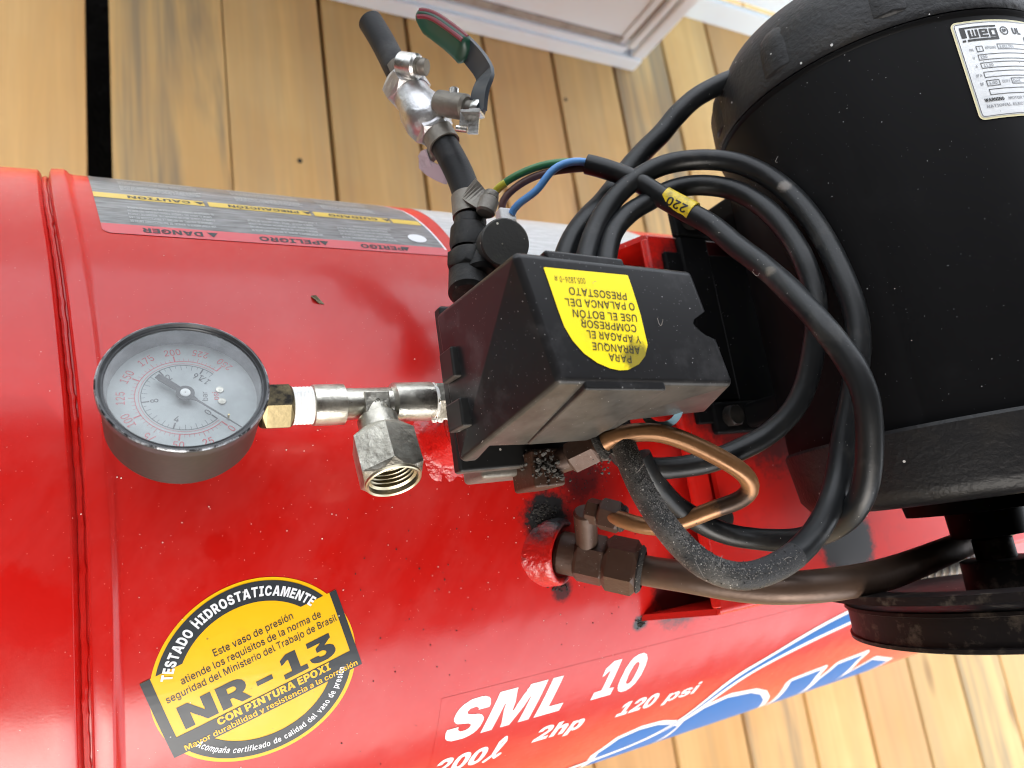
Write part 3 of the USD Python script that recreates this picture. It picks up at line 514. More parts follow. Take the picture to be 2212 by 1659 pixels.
add(motor, 'base_foot', cat(rbox((.283, -.006, PZ + .0004), (.433, .012, PZ + .006), .002), rbox((.283, .112, PZ + .0004), (.433, .130, PZ + .006), .002), rbox((.305, -.004, PZ + .005), (.411, .010, .60), .003), rbox((.305, .114, PZ + .005), (.411, .128, .60), .003), rbox((.284, .0121, PZ + .0005), (.306, .1119, PZ + .0055), .002)), M_motor)
add(motor, 'base_plate', cat(rbox((.2725, .0005, PZ + .0003), (.4400, .1020, PZ + .0042), .0012), rbox((.2760, .050, PZ + .0043), (.2830, .0545, PZ + .0085), .0015), rbox((.2760, .076, PZ + .0043), (.2830, .0805, PZ + .0085), .0015)), M_motor)
for y in (.003, .121): add(motor, 'foot_bolt', hexprism((.293, y, PZ + .0062), (0, 0, 1), .006, .011), M_blackfit)
add(motor, 'cable_gland', rod(at(1590, 172, .384), at(1620, 160, .378), .0085), M_motor)
def motor_map(e):                           # u: along the rim from the plate's left edge, v: along the shaft
    def fn(u, v): t = math.radians(123.0) - u / MR; return np.stack([MX + (MR + e) * np.cos(t), v, MZ + (MR + e) * np.sin(t)], 1)
    return fn
def layp(gm, e): return sheet(gm, motor_map(e), .003, axis=0)
NP0, NP1 = .0945, .1415                     # along y
body = sbox(.0025, NP0 + .0025, .075, NP1 - .0025).buffer(.0025)
npl = add(AC, 'motor_nameplate', layp(body, .0003), M_plateyel, 'silver motor nameplate with cream edge and black print')
add(npl, 'plate_face', layp(body.buffer(-.0009), .00045), M_plate)
def bx(x0, y0, x1, y1): return sbox(x0, NP1 - y1, x1, NP1 - y0)      # y measured down from the plate's upper edge
def frm(x0, y0, x1, y1, w=.00028): return bx(x0, y0, x1, y1).difference(bx(x0 + w, y0 + w, x1 - w, y1 - w))
logo = union_all([bx(.0030, .0030, .0052, .0082), bx(.0052, .0030, .0195, .0038), bx(.0030, .0091, .0044, .0101), bx(.0052, .0091, .0195, .0101),
    bx(.0062, .0046, .0105, .0085).difference(bx(.0073, .0044, .0080, .0077)).difference(bx(.0087, .0044, .0094, .0077)),
    bx(.0112, .0046, .0150, .0085).difference(bx(.0123, .0054, .0139, .0061)).difference(bx(.0123, .0069, .0152, .0076)),
    bx(.0157, .0046, .0195, .0095).difference(bx(.0168, .0054, .0184, .0077)).difference(bx(.0155, .0085, .0184, .0089))])
ce = Point(.0232, NP1 - .0058).buffer(.0021).difference(Point(.0232, NP1 - .0058).buffer(.0016)).union(put('SP', .0016, .0221, .0243, NP1 - .0066, weight='Black'))
ul = put('UL', .0032, .0275, .0320, NP1 - .0074, weight='Black').union(Point(.0345, NP1 - .010).buffer(.002).difference(Point(.0345, NP1 - .010).buffer(.0016)))
wn2 = put('WARNING', .0016, .0040, .0125, NP1 - .0392, weight='Black')
boxes = union_all([frm(.0075, .0127, .0105, .0155), frm(.0172, .0123, .045, .0150), frm(.0072, .0168, .046, .0196), frm(.0072, .0208, .046, .0236), frm(.0072, .0252, .046, .0280), frm(.0072, .0293, .0130, .0321), frm(.0185, .0290, .046, .0318), frm(.0072, .0335, .046, .0363)])
add(npl, 'border_line', layp(body.buffer(-.0012).difference(body.buffer(-.00145)), .0006), M_labtext)
add(npl, 'black_print', layp(union_all([logo, ce, ul, boxes, wn2]), .0006), M_labtext)
small = union_all([put(s, .0013, x, x + w, NP1 - y, weight='SemiBold', px=60) for s, x, w, y in (('PH', .0045, .0016, .0149), ('1', .0087, .0005, .0147), ('HP(kW)', .0115, .0048, .0145), ('2.0(1.50)', .0182, .0070, .0143), ('V', .0048, .0010, .0188), ('220', .0082, .0028, .0188),
    ('A', .0048, .0010, .0229), ('11.50', .0084, .0042, .0229), ('SF.A', .0038, .0026, .0272), ('SF', .0044, .0016, .0314), ('1.00', .0082, .0036, .0313), ('DUTY', .0142, .0036, .0311), ('Cont.', .0192, .0040, .0311), ('MOTOR THERMALLY PROTECTED', .0145, .0280, .0391), ('NATIONAL ELECTRICAL CODE', .0042, .0300, .0420))])
add(npl, 'faded_print', layp(small, .0006), M_platetext)

# pulley
def ylathe(prof, n=140): return lathe(sorted(prof, key=lambda p: 0) , (MX, 0, MZ), (0, 1, 0), n)
pul = add(AC, 'pulley', ylathe([(-.1165, .0), (-.1165, .060), (-.1163, .0688), (-.1158, .0700), (-.1142, .0702), (-.1138, .0690), (-.1022, .0690), (-.1018, .0702), (-.1003, .0700), (-.0998, .0690), (-.0998, .062), (-.1010, .058), (-.1010, .0)]), M_pulley, 'black grooved motor pulley', smooth=30)
add(pul, 'belt', ylathe([(-.1137, .0660), (-.1137, .0683), (-.1133, .0689), (-.1080, .0676), (-.1029, .0689), (-.1024, .0683), (-.1024, .0660)]), M_belt)
fl_ = Polygon([(.0805 * math.cos(t), .0805 * math.sin(t)) for t in np.linspace(math.radians(100), math.radians(243), 60)] + [(.067 * math.cos(t), .067 * math.sin(t)) for t in np.linspace(math.radians(243), math.radians(100), 30)])
fm = trimesh.creation.extrude_polygon(fl_, .0036, engine='earcut'); v = np.asarray(fm.vertices)
add(pul, 'fan_vane', (np.stack([MX + v[:, 0], -.0955 + v[:, 2], MZ + v[:, 1]], 1), np.asarray(fm.faces)[:, ::-1]), M_pulley, smooth=25)
add(pul, 'boss', ylathe([(-.1002, .0160), (-.0872, .0156), (-.0866, .0140), (-.0866, .0)], 48), M_pulley)

# ---------------------------------------------------------------- pressure switch
ZT, ZB, ZM = .670, .6065, .640
tl, tr, br, bl_ = onz(1110, 540, ZT), onz(1497, 583, ZT), onz(1588, 834, ZT), onz(1205, 830, ZT)
b_tl, b_bl = onz(940, 680, ZB), onz(990, 1000, ZB)
b_tr, b_br = np.array([.204, .0500, ZM]), np.array(onz(1527, 889, ZM)); mid_x = .176
def lerp(a, b, t): return np.asarray(a) * (1 - t) + np.asarray(b) * t
s1 = (ZT - ZM) / (ZT - ZB)
e_br, e_tr = br + (b_br - br) / s1, tr + (b_tr - tr) / s1
cov = to_m(rhull([tl, tr, br, bl_, b_tl, e_tr, e_br, b_bl], .0026)) - to_m(rbox((mid_x - .006, -.1, .5), (.4, .1, ZM), .0005))
_w = lerp(bl_, b_bl, .74); cov = cov - to_m(rbox((_w[0] + .0035, -.1, .5), (.4, -.0060, _w[2]), .0004))
npoly = Polygon([onz(a, b, ZT)[:2] for a, b in ((1600, 655), (1531, 664), (1527, 669), (1499, 690), (1497, 699), (1508, 712), (1524, 724), (1540, 731), (1556, 735), (1600, 738))])
nm = trimesh.creation.extrude_polygon(npoly, .10, engine='earcut'); nm.apply_translation((0, 0, .62)); cov = cov - to_m(nm)
SWI = add(AC, 'pressure_switch', cov, M_plastic, 'black plastic pressure switch box, dusty on its lower side', smooth=25)
e1 = unit(lerp(tr, br, .5) - lerp(tl, bl_, .5))
def band(px0_, px1_):
    a0, a1 = (lerp(tl, tr, (px0_ - 1110) / 390), lerp(tl, tr, (px1_ - 1110) / 390)); c0, c1 = (lerp(bl_, br, (px0_ + 85 - 1205) / 375), lerp(bl_, br, (px1_ + 85 - 1205) / 375)); n = unit(np.cross(a1 - a0, c0 - a0)) * -1
    y = np.array([0, .0018, 0]); z0 = np.array([0, 0, -.0004])
    zb_ = _w[2] + .0006; yb_ = lerp(bl_, b_bl, .72)[1] - .0016
    bots = [np.array([a0[0] + .002, b_tl[1] + .0010, zb_]), np.array([a1[0] - .001, b_tl[1] + .0014, zb_]), np.array([c0[0] + .001, yb_, zb_]), np.array([c1[0] - .003, yb_, zb_])]
    return rhull([a0 + y + z0, a1 + y + z0, c0 - y + z0, c1 - y + z0] + bots, .0011)
add(SWI, 'cover_band', band(1172, 1338), M_plastic, smooth=25)
add(SWI, 'base_plate', rbox((.1118, -.0185, .5995), (.198, .050, .6062), .0015), M_plastic2, smooth=30)
for (a, b, w, h) in ((985, 770, .012, .008), (995, 890, .011, .010)):
    c = at(a, b, .262); add(SWI, 'latch_tab', rbox((.1078, c[1] - w / 2, .6085), (.1122, c[1] + w / 2, .6085 + h + .004), .001), M_plastic2)
add(SWI, 'manifold', rbox((.1245, -.0210, .5790), (.168, .018, .5990), .002), M_clamp, 'dirty beige metal manifold under the box')
add(SWI, 'blue_terminal', lathe([(0, .0060), (0, .0088), (.0016, .0088), (.0016, .0060)], at(1428, 879, .287), unit(EYE - at(1428, 879, .287)), 48, True), M_term, 'pale blue ring terminal under the cover')
# printed label on top
ux, uy = unit(tr - tl), None; nz = unit(np.cross(tr - tl, tl - bl_)); uy = np.cross(nz, ux)
lmap = lambda e: flat(tl, ux, uy, e)
def loc(px, py): d = onz(px, py, ZT) - tl; return np.array([d @ ux, d @ uy])
LP = [(1176, 580), (1354, 597), (1362, 620), (1381, 680), (1396, 745), (1391, 768), (1378, 785), (1355, 797), (1338, 798), (1318, 794), (1290, 782), (1262, 762), (1238, 735), (1220, 705), (1207, 670), (1190, 620)]
lab = add(AC, 'switch_label', sheet(Polygon([loc(*p) for p in LP]).buffer(.0004), lmap(.00025)), M_lab, 'yellow shield label with upside-down black Spanish text')
def invl(s, pl, pr, h, weight='Medium'):    # upside-down line from its right-hand pixel to its left-hand pixel
    a, b = loc(*pr), loc(*pl); d = b - a; g_ = put(s, h, 0, np.linalg.norm(d), 0, weight=weight)
    return affinity.translate(affinity.rotate(g_, math.degrees(math.atan2(d[1], d[0])), origin=(0, 0)), *a)
# each baseline is the upper edge of the line in the picture
TX = [('PRESOSTATO', (1227, 621), (1351, 634), .0027), ('O PALANCA DEL', (1218, 645), (1368, 656), .0027), ('USE EL BOTÓN', (1235, 669), (1373, 681), .0027), ('COMPRESOR', (1253, 691), (1372, 703), .0027), ('Y APAGAR EL', (1265, 714), (1382, 727), .0027), ('ARRANQUE', (1277, 740), (1380, 750), .0027), ('PARA', (1313, 764), (1362, 770), .0026)]
tx = [invl(s, l, r, h) for s, l, r, h in TX] + [invl('005.1826-0', (1207, 598), (1262, 602), .0021, 'Regular'), invl('R', (1196, 596), (1202, 597), .0017, 'Regular')]
add(lab, 'black_lettering', sheet(union_all(tx), lmap(.0004)), M_labtext)

# ---------------------------------------------------------------- gauge and tee, on one pipe along x
GN = unit([0, .362, .932]); GU = np.array([-1., 0, 0]); GR = np.cross(GU, GN)      # facing, dial up, dial right
GZ = .592; GC = onz(402, 826, GZ); GRAD = .0282
pc = onz(800, 871, .5795)                   # pipe axis
def px2x(px, py=870):                       # where a picture column meets the pipe axis
    r = M @ np.array([px - CX, py - CY, FPX]); return EYE[0] + r[0] * (pc[2] - EYE[2]) / r[2]
def ax(px): return np.array([px2x(px), pc[1], pc[2]])
ga = add(AC, 'pressure_gauge', lathe([(-.029, 0), (-.029, GRAD - .006), (-.0275, GRAD - .0030), (-.025, GRAD - .0020), (-.0035, GRAD - .0012), (-.0035, GRAD - .003)], GC, GN, 96), M_case, 'round pressure gauge with dark case and grey dial')
add(ga, 'bezel', lathe([(-.0045, GRAD - .0012), (-.0038, GRAD - .0002), (-.0012, GRAD), (-.0007, GRAD - .0001)], GC, GN, 120), M_bezel, 'black bezel')
add(ga, 'worn_edge', lathe([(-.0007, GRAD - .0001), (-.0003, GRAD - .0003), (-.0001, GRAD - .0006)], GC, GN, 120), M_bezel_edge, 'bezel edge with chipped paint and bare metal')
add(ga, 'inner_ring', lathe([(-.0001, GRAD - .0006), (-.0001, GRAD - .0012), (-.0012, GRAD - .0019), (-.0010, GRAD - .0025), (-.0022, GRAD - .0032), (-.0088, GRAD - .0037)], GC, GN, 120), M_bezel)
DR = GRAD - .0037
dmap = lambda e: flat(GC - GN * .0088, GR, GU, e)
add(ga, 'dial', sheet(Point(0, 0).buffer(DR + .0003, 64), dmap(0.)), M_dial)
def pol(a, r): a = math.radians(225 - 270 * a); return np.array([r * math.cos(a), r * math.sin(a)])
def arcband(r0, r1, a0=0., a1=1.): t = np.linspace(a0, a1, 90); return Polygon([pol(x, r0) for x in t] + [pol(x, r1) for x in t[::-1]])
RO = DR * .655
red = [arcband(RO - .00012, RO + .00016), arcband(RO - .0012, RO - .00105)]; blk = [arcband(RO - .0020, RO - .00175)]
for i in range(51):
    t = i / 50; l, w = (.0026, .00042) if i % 10 == 0 else ((.0021, .00014) if i % 5 == 0 else (.0013, .00010)); red.append(LineString([pol(t, RO), pol(t, RO + l)]).buffer(w / 1.6, cap_style=2))
for i in range(35):
    t = i / 34; l, w = (.0026, .00040) if i % 8 == 0 else ((.0022, .00012) if i % 2 == 0 else (.0014, .00010)); blk.append(LineString([pol(t, RO - .0018), pol(t, RO - .0018 - l)]).buffer(w / 1.6, cap_style=2))
def num(s, t, r, h, flip=False, weight='Medium'):
    p = pol(t, r); a = 225 - 270 * t - 90 + (180 if flip else 0); g_ = affinity.translate(text(s, h, weight, wide=.8, anchor='c'), 0, -h / 2)
    return affinity.translate(affinity.rotate(g_, a, origin=(0, 0)), *p)
for v in range(0, 251, 25): red.append(num(str(v), v / 250, RO + .0044, .0028, v in (0, 25, 50, 225, 250)))
for v in (0, 4, 8, 12, 16, 17): blk.append(num(str(v), v / 17, RO - .0060, .0026, v in (0, 4, 16, 17)))
for s, y, c in (('bar', -.0075, blk), ('psi', -.0112, red)): c.append(affinity.translate(text(s, .0020, 'Medium', anchor='c'), 0, y))
add(ga, 'red_scale', sheet(union_all(red), dmap(.0001)), M_dialred); add(ga, 'black_scale', sheet(union_all(blk), dmap(.0001)), M_dialblack)
na = pol(-.012, 1.); nn = np.array([-na[1], na[0]])
nd = union_all([Polygon([-nn * .0004 , nn * .0004, na * .0235 + nn * .00012, na * .0235 - nn * .00012]), Polygon([nn * .0010, -nn * .0010, -na * .0098 - nn * .0013, -na * .0118 - nn * .0010, -na * .0118 + nn * .0010, -na * .0098 + nn * .0013]), Point(0, 0).buffer(.0031), Polygon([nn * .0016, -nn * .0016, na * .0048 - nn * .0005, na * .0048 + nn * .0005])])
ndm = trimesh.creation.extrude_polygon(nd, .0004, engine='earcut'); v = np.asarray(ndm.vertices)
add(ga, 'needle', (flat(GC - GN * .0066, GR, GU)(v[:, 0], v[:, 1]) + np.outer(v[:, 2], GN), ndm.faces), M_needle, smooth=False)
add(ga, 'needle_pin', lathe([(-.0012, .0017), (.0, .0017), (.0002, .0014), (.0002, .0003), (-.0006, .0)], GC - GN * .0060, GN, 32), M_tape)
for x, y in ((.0026, -.0118), (-.0026, -.0122)): add(ga, 'dial_screw', lathe([(0, .0015), (.0005, .0013), (.0008, .0)], dmap(.0)(np.array([x]), np.array([y]))[0], GN, 24), M_nickel_worn)
sp = pol(-.03, RO + .001); add(ga, 'stop_pin', rod(dmap(0)(sp[:1], sp[1:])[0], dmap(.0028)(sp[:1], sp[1:])[0], .0004, 12), M_brass)
add(ga, 'lens', lathe([(-.0016, GRAD - .0026), (-.0010, .0200), (-.0006, .010), (-.0005, .0)][::-1], GC, GN, 96), M_glass, smooth=True)
add(ga, 'hex_stem', hexprism(ax(560), (1, 0, 0), px2x(628) - px2x(560), .0165, turn=.70), M_stem, 'brass hex stem, blackened on top', smooth=12)
def rings(p0, p1, r, n, dr):
    L_ = np.linalg.norm(p1 - p0); pr = [(0, 0)]
    for i in range(n): a, b = i / n * L_, (i + 1) / n * L_; pr += [(a, r - dr), (lerp(a, b, .3), r), (lerp(a, b, .75), r), (lerp(a, b, .98), r - dr)]
    return lathe(pr + [(L_, 0)], p0, p1 - p0, 40)
add(ga, 'thread_tape', rings(ax(627), ax(676), .0075, 6, .0005), M_tape, 'white thread seal tape')

tee_a = unit([0, -.914, .406]); tc = ax(806); tr_ = .0077
X_ = lambda p: px2x(p) - px2x(672)
tee = add(AC, 'tee_fitting', lathe([(0, 0), (0, .0076), (.0004, .0082), (X_(740), .0083), (X_(743), .0066), (X_(770), .0064), (X_(842), .0064), (X_(846), .0072), (X_(849), .0083), (X_(930), .0083), (X_(933), .0075), (X_(933), 0)], ax(672), (1, 0, 0), 64), M_nickel, 'nickel plated tee fitting on the gauge pipe', smooth=25)
add(tee, 'branch', lathe([(0, 0), (0, .0063), (.0070, .0063), (.0080, .0068), (.0084, .0082), (.0160, .0082), (.0166, .0072), (.0166, 0)], tc, tee_a, 48), M_nickel_worn, smooth=25)
nutS, nutL = .0165, .0205
nut = to_m(hexprism(tc + tee_a * nutS, tee_a, nutL, .0236, turn=.70)) - to_m(rod(tc + tee_a * (nutS + .004), tc + tee_a * (nutS + nutL + .01), .0096, 48, c=1e-5))
add(tee, 'hex_nut', nut, M_nickel_worn, 'large open hex nut with inner thread', smooth=12)
add(tee, 'nut_rim', lathe([(nutL - .0012, .0112), (nutL + .0010, .0109), (nutL + .0013, .0104), (nutL + .0008, .0097), (nutL - .001, .0096)], tc + tee_a * nutS, tee_a, 56), M_thread)
th = [(.0045, .0096)]
for i in range(8): z = .0050 + i * .0018; th += [(z, .0096), (z + .0008, .0086), (z + .0010, .0086), (z + .0017, .0096)]
add(tee, 'inner_thread', lathe(th[::-1], tc + tee_a * nutS, tee_a, 48), M_thread)
add(tee, 'maker_mark', cat(rbox((ax(805)[0] - .0052, pc[1] - .0052, pc[2] + .0049), (ax(805)[0] + .0052, pc[1] + .0035, pc[2] + .0070), .0005), rbox((ax(805)[0] - .0026, pc[1] - .0072, pc[2] + .0025), (ax(805)[0] + .0026, pc[1] - .005, pc[2] + .0060), .0005), lathe([(0, .0014), (.0004, .0014), (.0004, .0009), (0, .0009)], (ax(805)[0], pc[1] - .0006, pc[2] + .0070), (0, 0, 1), 28, True), lathe([(0, .0005), (.0004, .0005), (.0004, 0)], (ax(805)[0], pc[1] - .0006, pc[2] + .0070), (0, 0, 1), 20)), M_nickel_worn)
add(tee, 'hex_nipple', hexprism(ax(930), (1, 0, 0), px2x(985) - px2x(930), .0150, turn=.75), M_nickel_worn, smooth=12)
tp = spline([ax(932) + [0, -.0078, .001], ax(945) + [0, -.0082, -.001], ax(958) + [0, -.0076, -.0005], ax(972) + [0, -.0080, .002]], .0008)
add(tee, 'torn_tape', cat(tube(tp, .0011 + .0006 * np.sin(np.arange(len(tp)) * 1.7), 8, False), lathe([(0, .0072), (.0004, .0080), (.0016, .0079), (.0022, .0072)], ax(930), (1, 0, 0), 40)), M_tape)

# welded bung under the switch
bc = np.array([.1325, .004, .5475])
bv, bf = lathe([(-.003, .0220), (.0015, .0195), (.0035, .0150), (.006, .0128), (.014, .0118), (.0285, .0115), (.0290, .010), (.029, 0)], bc, (0, 0, 1), 90)
bv = bv + (meshkit.fbm(bv * 170, 4, 3) - .5)[:, None] * unit([.4, -.6, .3]) * .009
add(AC, 'tank_bung', (bv, bf), M_bung, 'lumpy red welded bung under the switch', smooth=True)
# ---------------------------------------------------------------- check valve, discharge pipe, unloader tube
va = unit(at(1385, 1228, .338) - at(1200, 1188, .351)); v0 = ontank(1196, 1186) + [0, 0, -.004]
cb, cf = lathe([(-.012, .0192), (-.006, .0180), (.000, .0168), (.0022, .0160), (.0030, .0148), (.0022, .0130), (-.003, .0124), (-.003, 0)], v0 + va * .0055, unit(va + [0, 0, .45]), 90)
cb = cb + (meshkit.fbm(cb * 110, 3, 9) - .5)[:, None] * unit([-.3, -.4, .6]) * .003
cv = add(AC, 'check_valve', hexprism(v0 + va * .014, va, .0155, .0215, turn=.3), M_brass_dark, 'dark brass check valve with two hex nuts', smooth=12)
add(AC, 'tank_bung', (cb, cf), M_bung, 'red welded bung ring round the check valve', smooth=True)
add(cv, 'union_nut', hexprism(v0 + va * .0285, va, .0165, .0235, turn=.1), M_brass_dark, smooth=12)
add(cv, 'grime_collar', lathe([(0, .0110), (.0012, .0118), (.0025, .0105), (.0030, .0088)], v0 + va * .0445, va, 40), M_soot)
add(cv, 'valve_body', rod(v0 + va * .004, v0 + va * .016, .0105), M_brass_dark)
sp0, sp1 = at(1268, 1105, .333), at(1300, 1106, .331); sa = unit(at(1345, 1122, .327) - at(1268, 1102, .334))
add(cv, 'side_port', rod(v0 + va * .020 + [0, 0, .0], at(1280, 1108, .333) - sa * .004, .0055), M_brass_dark)
for g_ in (hexprism(at(1268, 1101, .3345), sa, .0065, .0105), hexprism(at(1297, 1108, .331), sa, .0100, .0132, turn=.4)): add(cv, 'port_nut', g_, M_brass_dark, smooth=12)
add(cv, 'port_grime', lathe([(0, .0058), (.001, .0064), (.0022, .0056), (.0024, .0036)], at(1297, 1108, .331) + sa * .0098, sa, 30), M_soot)
pend = v0 + va * .040
dp = [pend, v0 + va * .052, at(1480, 1246, .330), at(1580, 1263, .322), at(1690, 1270, .315), at(1800, 1262, .313), at(1900, 1244, .322), at(2000, 1209, .338), at(2110, 1163, .358), at(2240, 1103, .380)]
dpp = spline(dp); add(AC, 'discharge_pipe', tube(dpp, np.interp(np.linspace(0, 1, len(dpp)), [0, .5, .85, 1], [.0073, .0072, .0058, .0056]), 32, False), M_pipe, 'dull brown discharge pipe curving towards the pump')
ct = [at(1268, 985, .286), at(1300, 957, .284), at(1350, 938, .283), at(1420, 935, .284), at(1490, 957, .287), at(1550, 986, .2905), at(1590, 1010, .293), at(1614, 1032, .2955), at(1620, 1056, .2985), at(1602, 1077, .302), at(1560, 1094, .306), at(1480, 1124, .311), at(1420, 1138, .315), at(1370, 1131, .319), at(1320, 1114, .326)]
ut = add(AC, 'unloader_tube', tube(ct, .0038, 24), M_copper, 'bent copper unloader tube below the switch')
ua = unit(at(1300, 957, .284) - at(1180, 1015, .292))
add(ut, 'compression_nut', hexprism(at(1232, 990, .2885), ua, .0125, .0125, turn=.4), M_brass_dark, smooth=12)
add(ut, 'nut_grime', lathe([(0, .0058), (.0012, .0066), (.0026, .0058), (.0032, .0036)], at(1232, 990, .2885) + ua * .0122, ua, 30), M_soot)
add(ut, 'elbow', cat(rod(at(1165, 1012, .293), at(1240, 985, .288), .0052), rbox(at(1168, 1012, .292) - [.0085, .0085, .0105], at(1168, 1012, .292) + [.0060, .0070, .0085], .0015)), M_brass_dark, 'brown brass elbow')
def crumbs(n, centre, lo, hi, squash=.6):
    ms = []
    for _ in range(n):
        r_ = random.uniform(lo, hi); t = trimesh.creation.icosphere(subdivisions=0, radius=r_); ms.append((np.asarray(t.vertices) * rng.uniform(.5, 1.35, (12, 3)) + centre(), t.faces))
    return cat(*ms)
def around(p, spread): p = np.asarray(p); return lambda: p + rng.normal(0, 1, 3) * spread
ec = at(1166, 1008, .291)
add(ut, 'elbow_grime', cat(crumbs(150, around(ec + [-.0012, -.001, .0078], [.0032, .0030, .0008]), .0003, .0011), crumbs(70, around(at(1190, 1034, .2925), [.0034, .0012, .0012]), .0003, .0010), crumbs(60, around(at(1150, 985, .2895), [.0030, .0018, .0016]), .0003, .0008), crumbs(60, around(at(1302, 985, .283), [.0022, .0030, .0022]), .0002, .0007)), M_crust, 'crusted black grime on the elbow and nuts', smooth=False, kind='stuff')
# ribbed flexible line glimpsed between pipe and pulley
rl = [at(1890, 1252, .405), at(2000, 1232, .405), at(2120, 1208, .405)]
pp = spline(rl, .0006); add(AC, 'ribbed_line', tube(pp, .0048 + .0014 * np.sign(np.sin(np.arange(len(pp)) * .0006 / .0042 * 2 * np.pi)), 20, False), M_rib, 'pale ribbed line between pipe and pulley')

# ---------------------------------------------------------------- hose and ball valve on the far side of the switch
hs = [at(1008, 560, .330), at(1014, 500, .338), at(1012, 440, .344), at(992, 375, .350), at(962, 318, .355), at(935, 272, .359)]
hose = add(AC, 'outlet_hose', tube(hs, .0071, 28), M_hose, 'short black rubber hose from switch to ball valve')
hv = unit(at(1014, 500, .338) - at(1012, 440, .344))
def clampring(c, a, r, w, mat, screw, par, lab):
    p = add(par, 'hose_clamp', lathe([(-w / 2, r), (-w / 2, r + .0010), (w / 2, r + .0010), (w / 2, r)], c, a, 40, True), mat, lab)
    h0, h1, rr = screw; par2 = par
    add(par2, 'clamp_screw', cat(rod(h0, lerp(h0, h1, .72), rr), hexprism(lerp(h0, h1, .72), h1 - h0, np.linalg.norm(h1 - h0) * .28, rr * 1.5)), mat)
clampring(at(1013, 448, .343), unit(at(1012, 425, .345) - at(1016, 470, .341)), .0073, .0115, M_clamp, (at(1047, 462, .330), at(1063, 417, .334), .0046), hose, 'dirty worm clamp low on the hose')
add(hose, 'clamp_tongue', strip([at(1012, 405, .3365), at(1025, 420, .3340), at(1045, 436, .3335)], .0110, .0008, unit(at(1012, 425, .345) - at(1016, 470, .341))), M_clamp)
clampring(at(952, 300, .3565), unit(at(940, 280, .3585) - at(965, 322, .3545)), .0073, .009, M_clamp, (at(935, 322, .358), at(928, 350, .364), .003), hose, 'grey ribbed clamp below the valve')
add(hose, 'loose_tape', strip([at(926, 340, .357), at(915, 352, .362), at(935, 368, .360), at(968, 380, .357)], .0085, .0006, unit(at(926, 340, .355) - at(940, 375, .357))), M_violet, 'curled strip of pale worn tape')
# black adapters under the hose
add(hose, 'hose_barb', lathe([(0, .0082), (.004, .0092), (.012, .0092), (.0135, .0078), (.018, .0078)], at(1012, 545, .331), hv * -1 * -1 if False else unit(at(1014, 490, .339) - at(1010, 560, .331)), 32), M_blackfit)
sw_out = add(AC, 'outlet_elbow', cat(hexprism(at(1013, 590, .326), unit(at(1013, 520, .336) - at(1012, 590, .328)), .010, .0185), rod(at(1012, 640, .318), at(1012, 575, .330), .0092)), M_blackfit, 'grimy black outlet fittings behind the switch')
add(sw_out, 'side_boss', rod(at(1040, 600, .322), at(1030, 540, .334), .0085), M_blackfit)
c0, c1 = at(1066, 548, .338), at(1092, 523, .316)
add(AC, 'safety_cap', lathe([(0, .0), (0, .0105), (.004, .0112), (np.linalg.norm(c1 - c0) - .0008, .0112), (np.linalg.norm(c1 - c0), .0105), (np.linalg.norm(c1 - c0) + .0002, 0)], c0, c1 - c0, 56), M_cap, 'round black cap with dust specks beside the switch')
add(AC, 'white_connector', rbox(at(1093, 468, .354) - [.0045, .0035, .003], at(1093, 468, .354) + [.0045, .0035, .003], .001), M_tape, 'small white connector behind the cap')

bvA, bvB = at(947, 296, .357), at(868, 172, .367); bd = unit(bvB - bvA); bL = np.linalg.norm(bvB - bvA)
BV = add(AC, 'ball_valve', lathe([(0, 0), (.001, .0075), (.004, .0085), (.0065, .0112), (.011, .0122), (.019, .0118), (.024, .0100), (bL - .008, .0095), (bL - .008, 0)], bvA, bd, 48), M_valve, 'chromed ball valve with lever')
add(BV, 'hex_end', hexprism(bvA + bd * (bL - .0105), bd, .0100, .0215, turn=.75), M_valve, smooth=12)
add(BV, 'hex_end', hexprism(bvA + bd * .0015, bd, .0065, .0175, turn=.5), M_valve, smooth=12)
mk = bvA + bd * (bL - .014) + unit(EYE - bvA) * .0098; mu = unit(np.cross(bd, unit(EYE - bvA)))
add(BV, 'cast_mark', cat(*[rbox(mk + mu * x - .0007, mk + mu * x + .0007, .0002) for x in (-.003, 0, .003)]), M_clamp)
st0, st1 = at(945, 222, .352), at(1032, 236, .340)
add(BV, 'stem', cat(rod(st0, lerp(st0, st1, .75), .0062), rod(lerp(st0, st1, .7), st1, .0036)), M_clamp)
add(BV, 'stop_pin', rod(at(980, 214, .345), at(981, 190, .345), .0024), M_zinc)
tocam = unit(EYE - st1)
add(BV, 'stop_bracket', cat(strip([at(1000, 246, .336), at(1042, 246, .334)], .0012, .0085, unit(at(1020, 200, .337) - at(1020, 260, .337)), False), strip([at(994, 256, .3375), at(1035, 256, .3355)], .0068, .0015, unit(at(1020, 200, .337) - at(1020, 260, .337)), False), strip([at(1012, 262, .3365), at(1035, 262, .3355)], .0120, .0015, unit(at(1022, 240, .337) - at(1020, 285, .337)), False), rod(at(985, 277, .340), at(1010, 280, .339), .0016)), M_zinc, 'bright zinc stop bracket')
add(BV, 'stem_nut', hexprism(st1 - unit(st1 - st0) * .002, unit(st1 - st0), .0040, .0085), M_zinc)
wdir = unit(at(1000, 140, .345) - at(1050, 80, .345))
lev = [at(1032, 244, .338), at(1034, 222, .338), at(1040, 190, .338), at(1048, 165, .339), at(1043, 150, .340), at(1025, 125, .343), at(1006, 104, .346), at(975, 80, .349)]
lw = unit(at(1000, 200, .350) - at(1045, 195, .334))
add(BV, 'lever', strip(lev, .0115, .0022, unit(at(985, 140, .352) - at(1048, 120, .334))), M_lever, 'black bent steel lever')
gp = np.array([at(1010, 117, .344), at(985, 92, .347), at(955, 68, .350), at(925, 50, .353), at(903, 44, .355)])
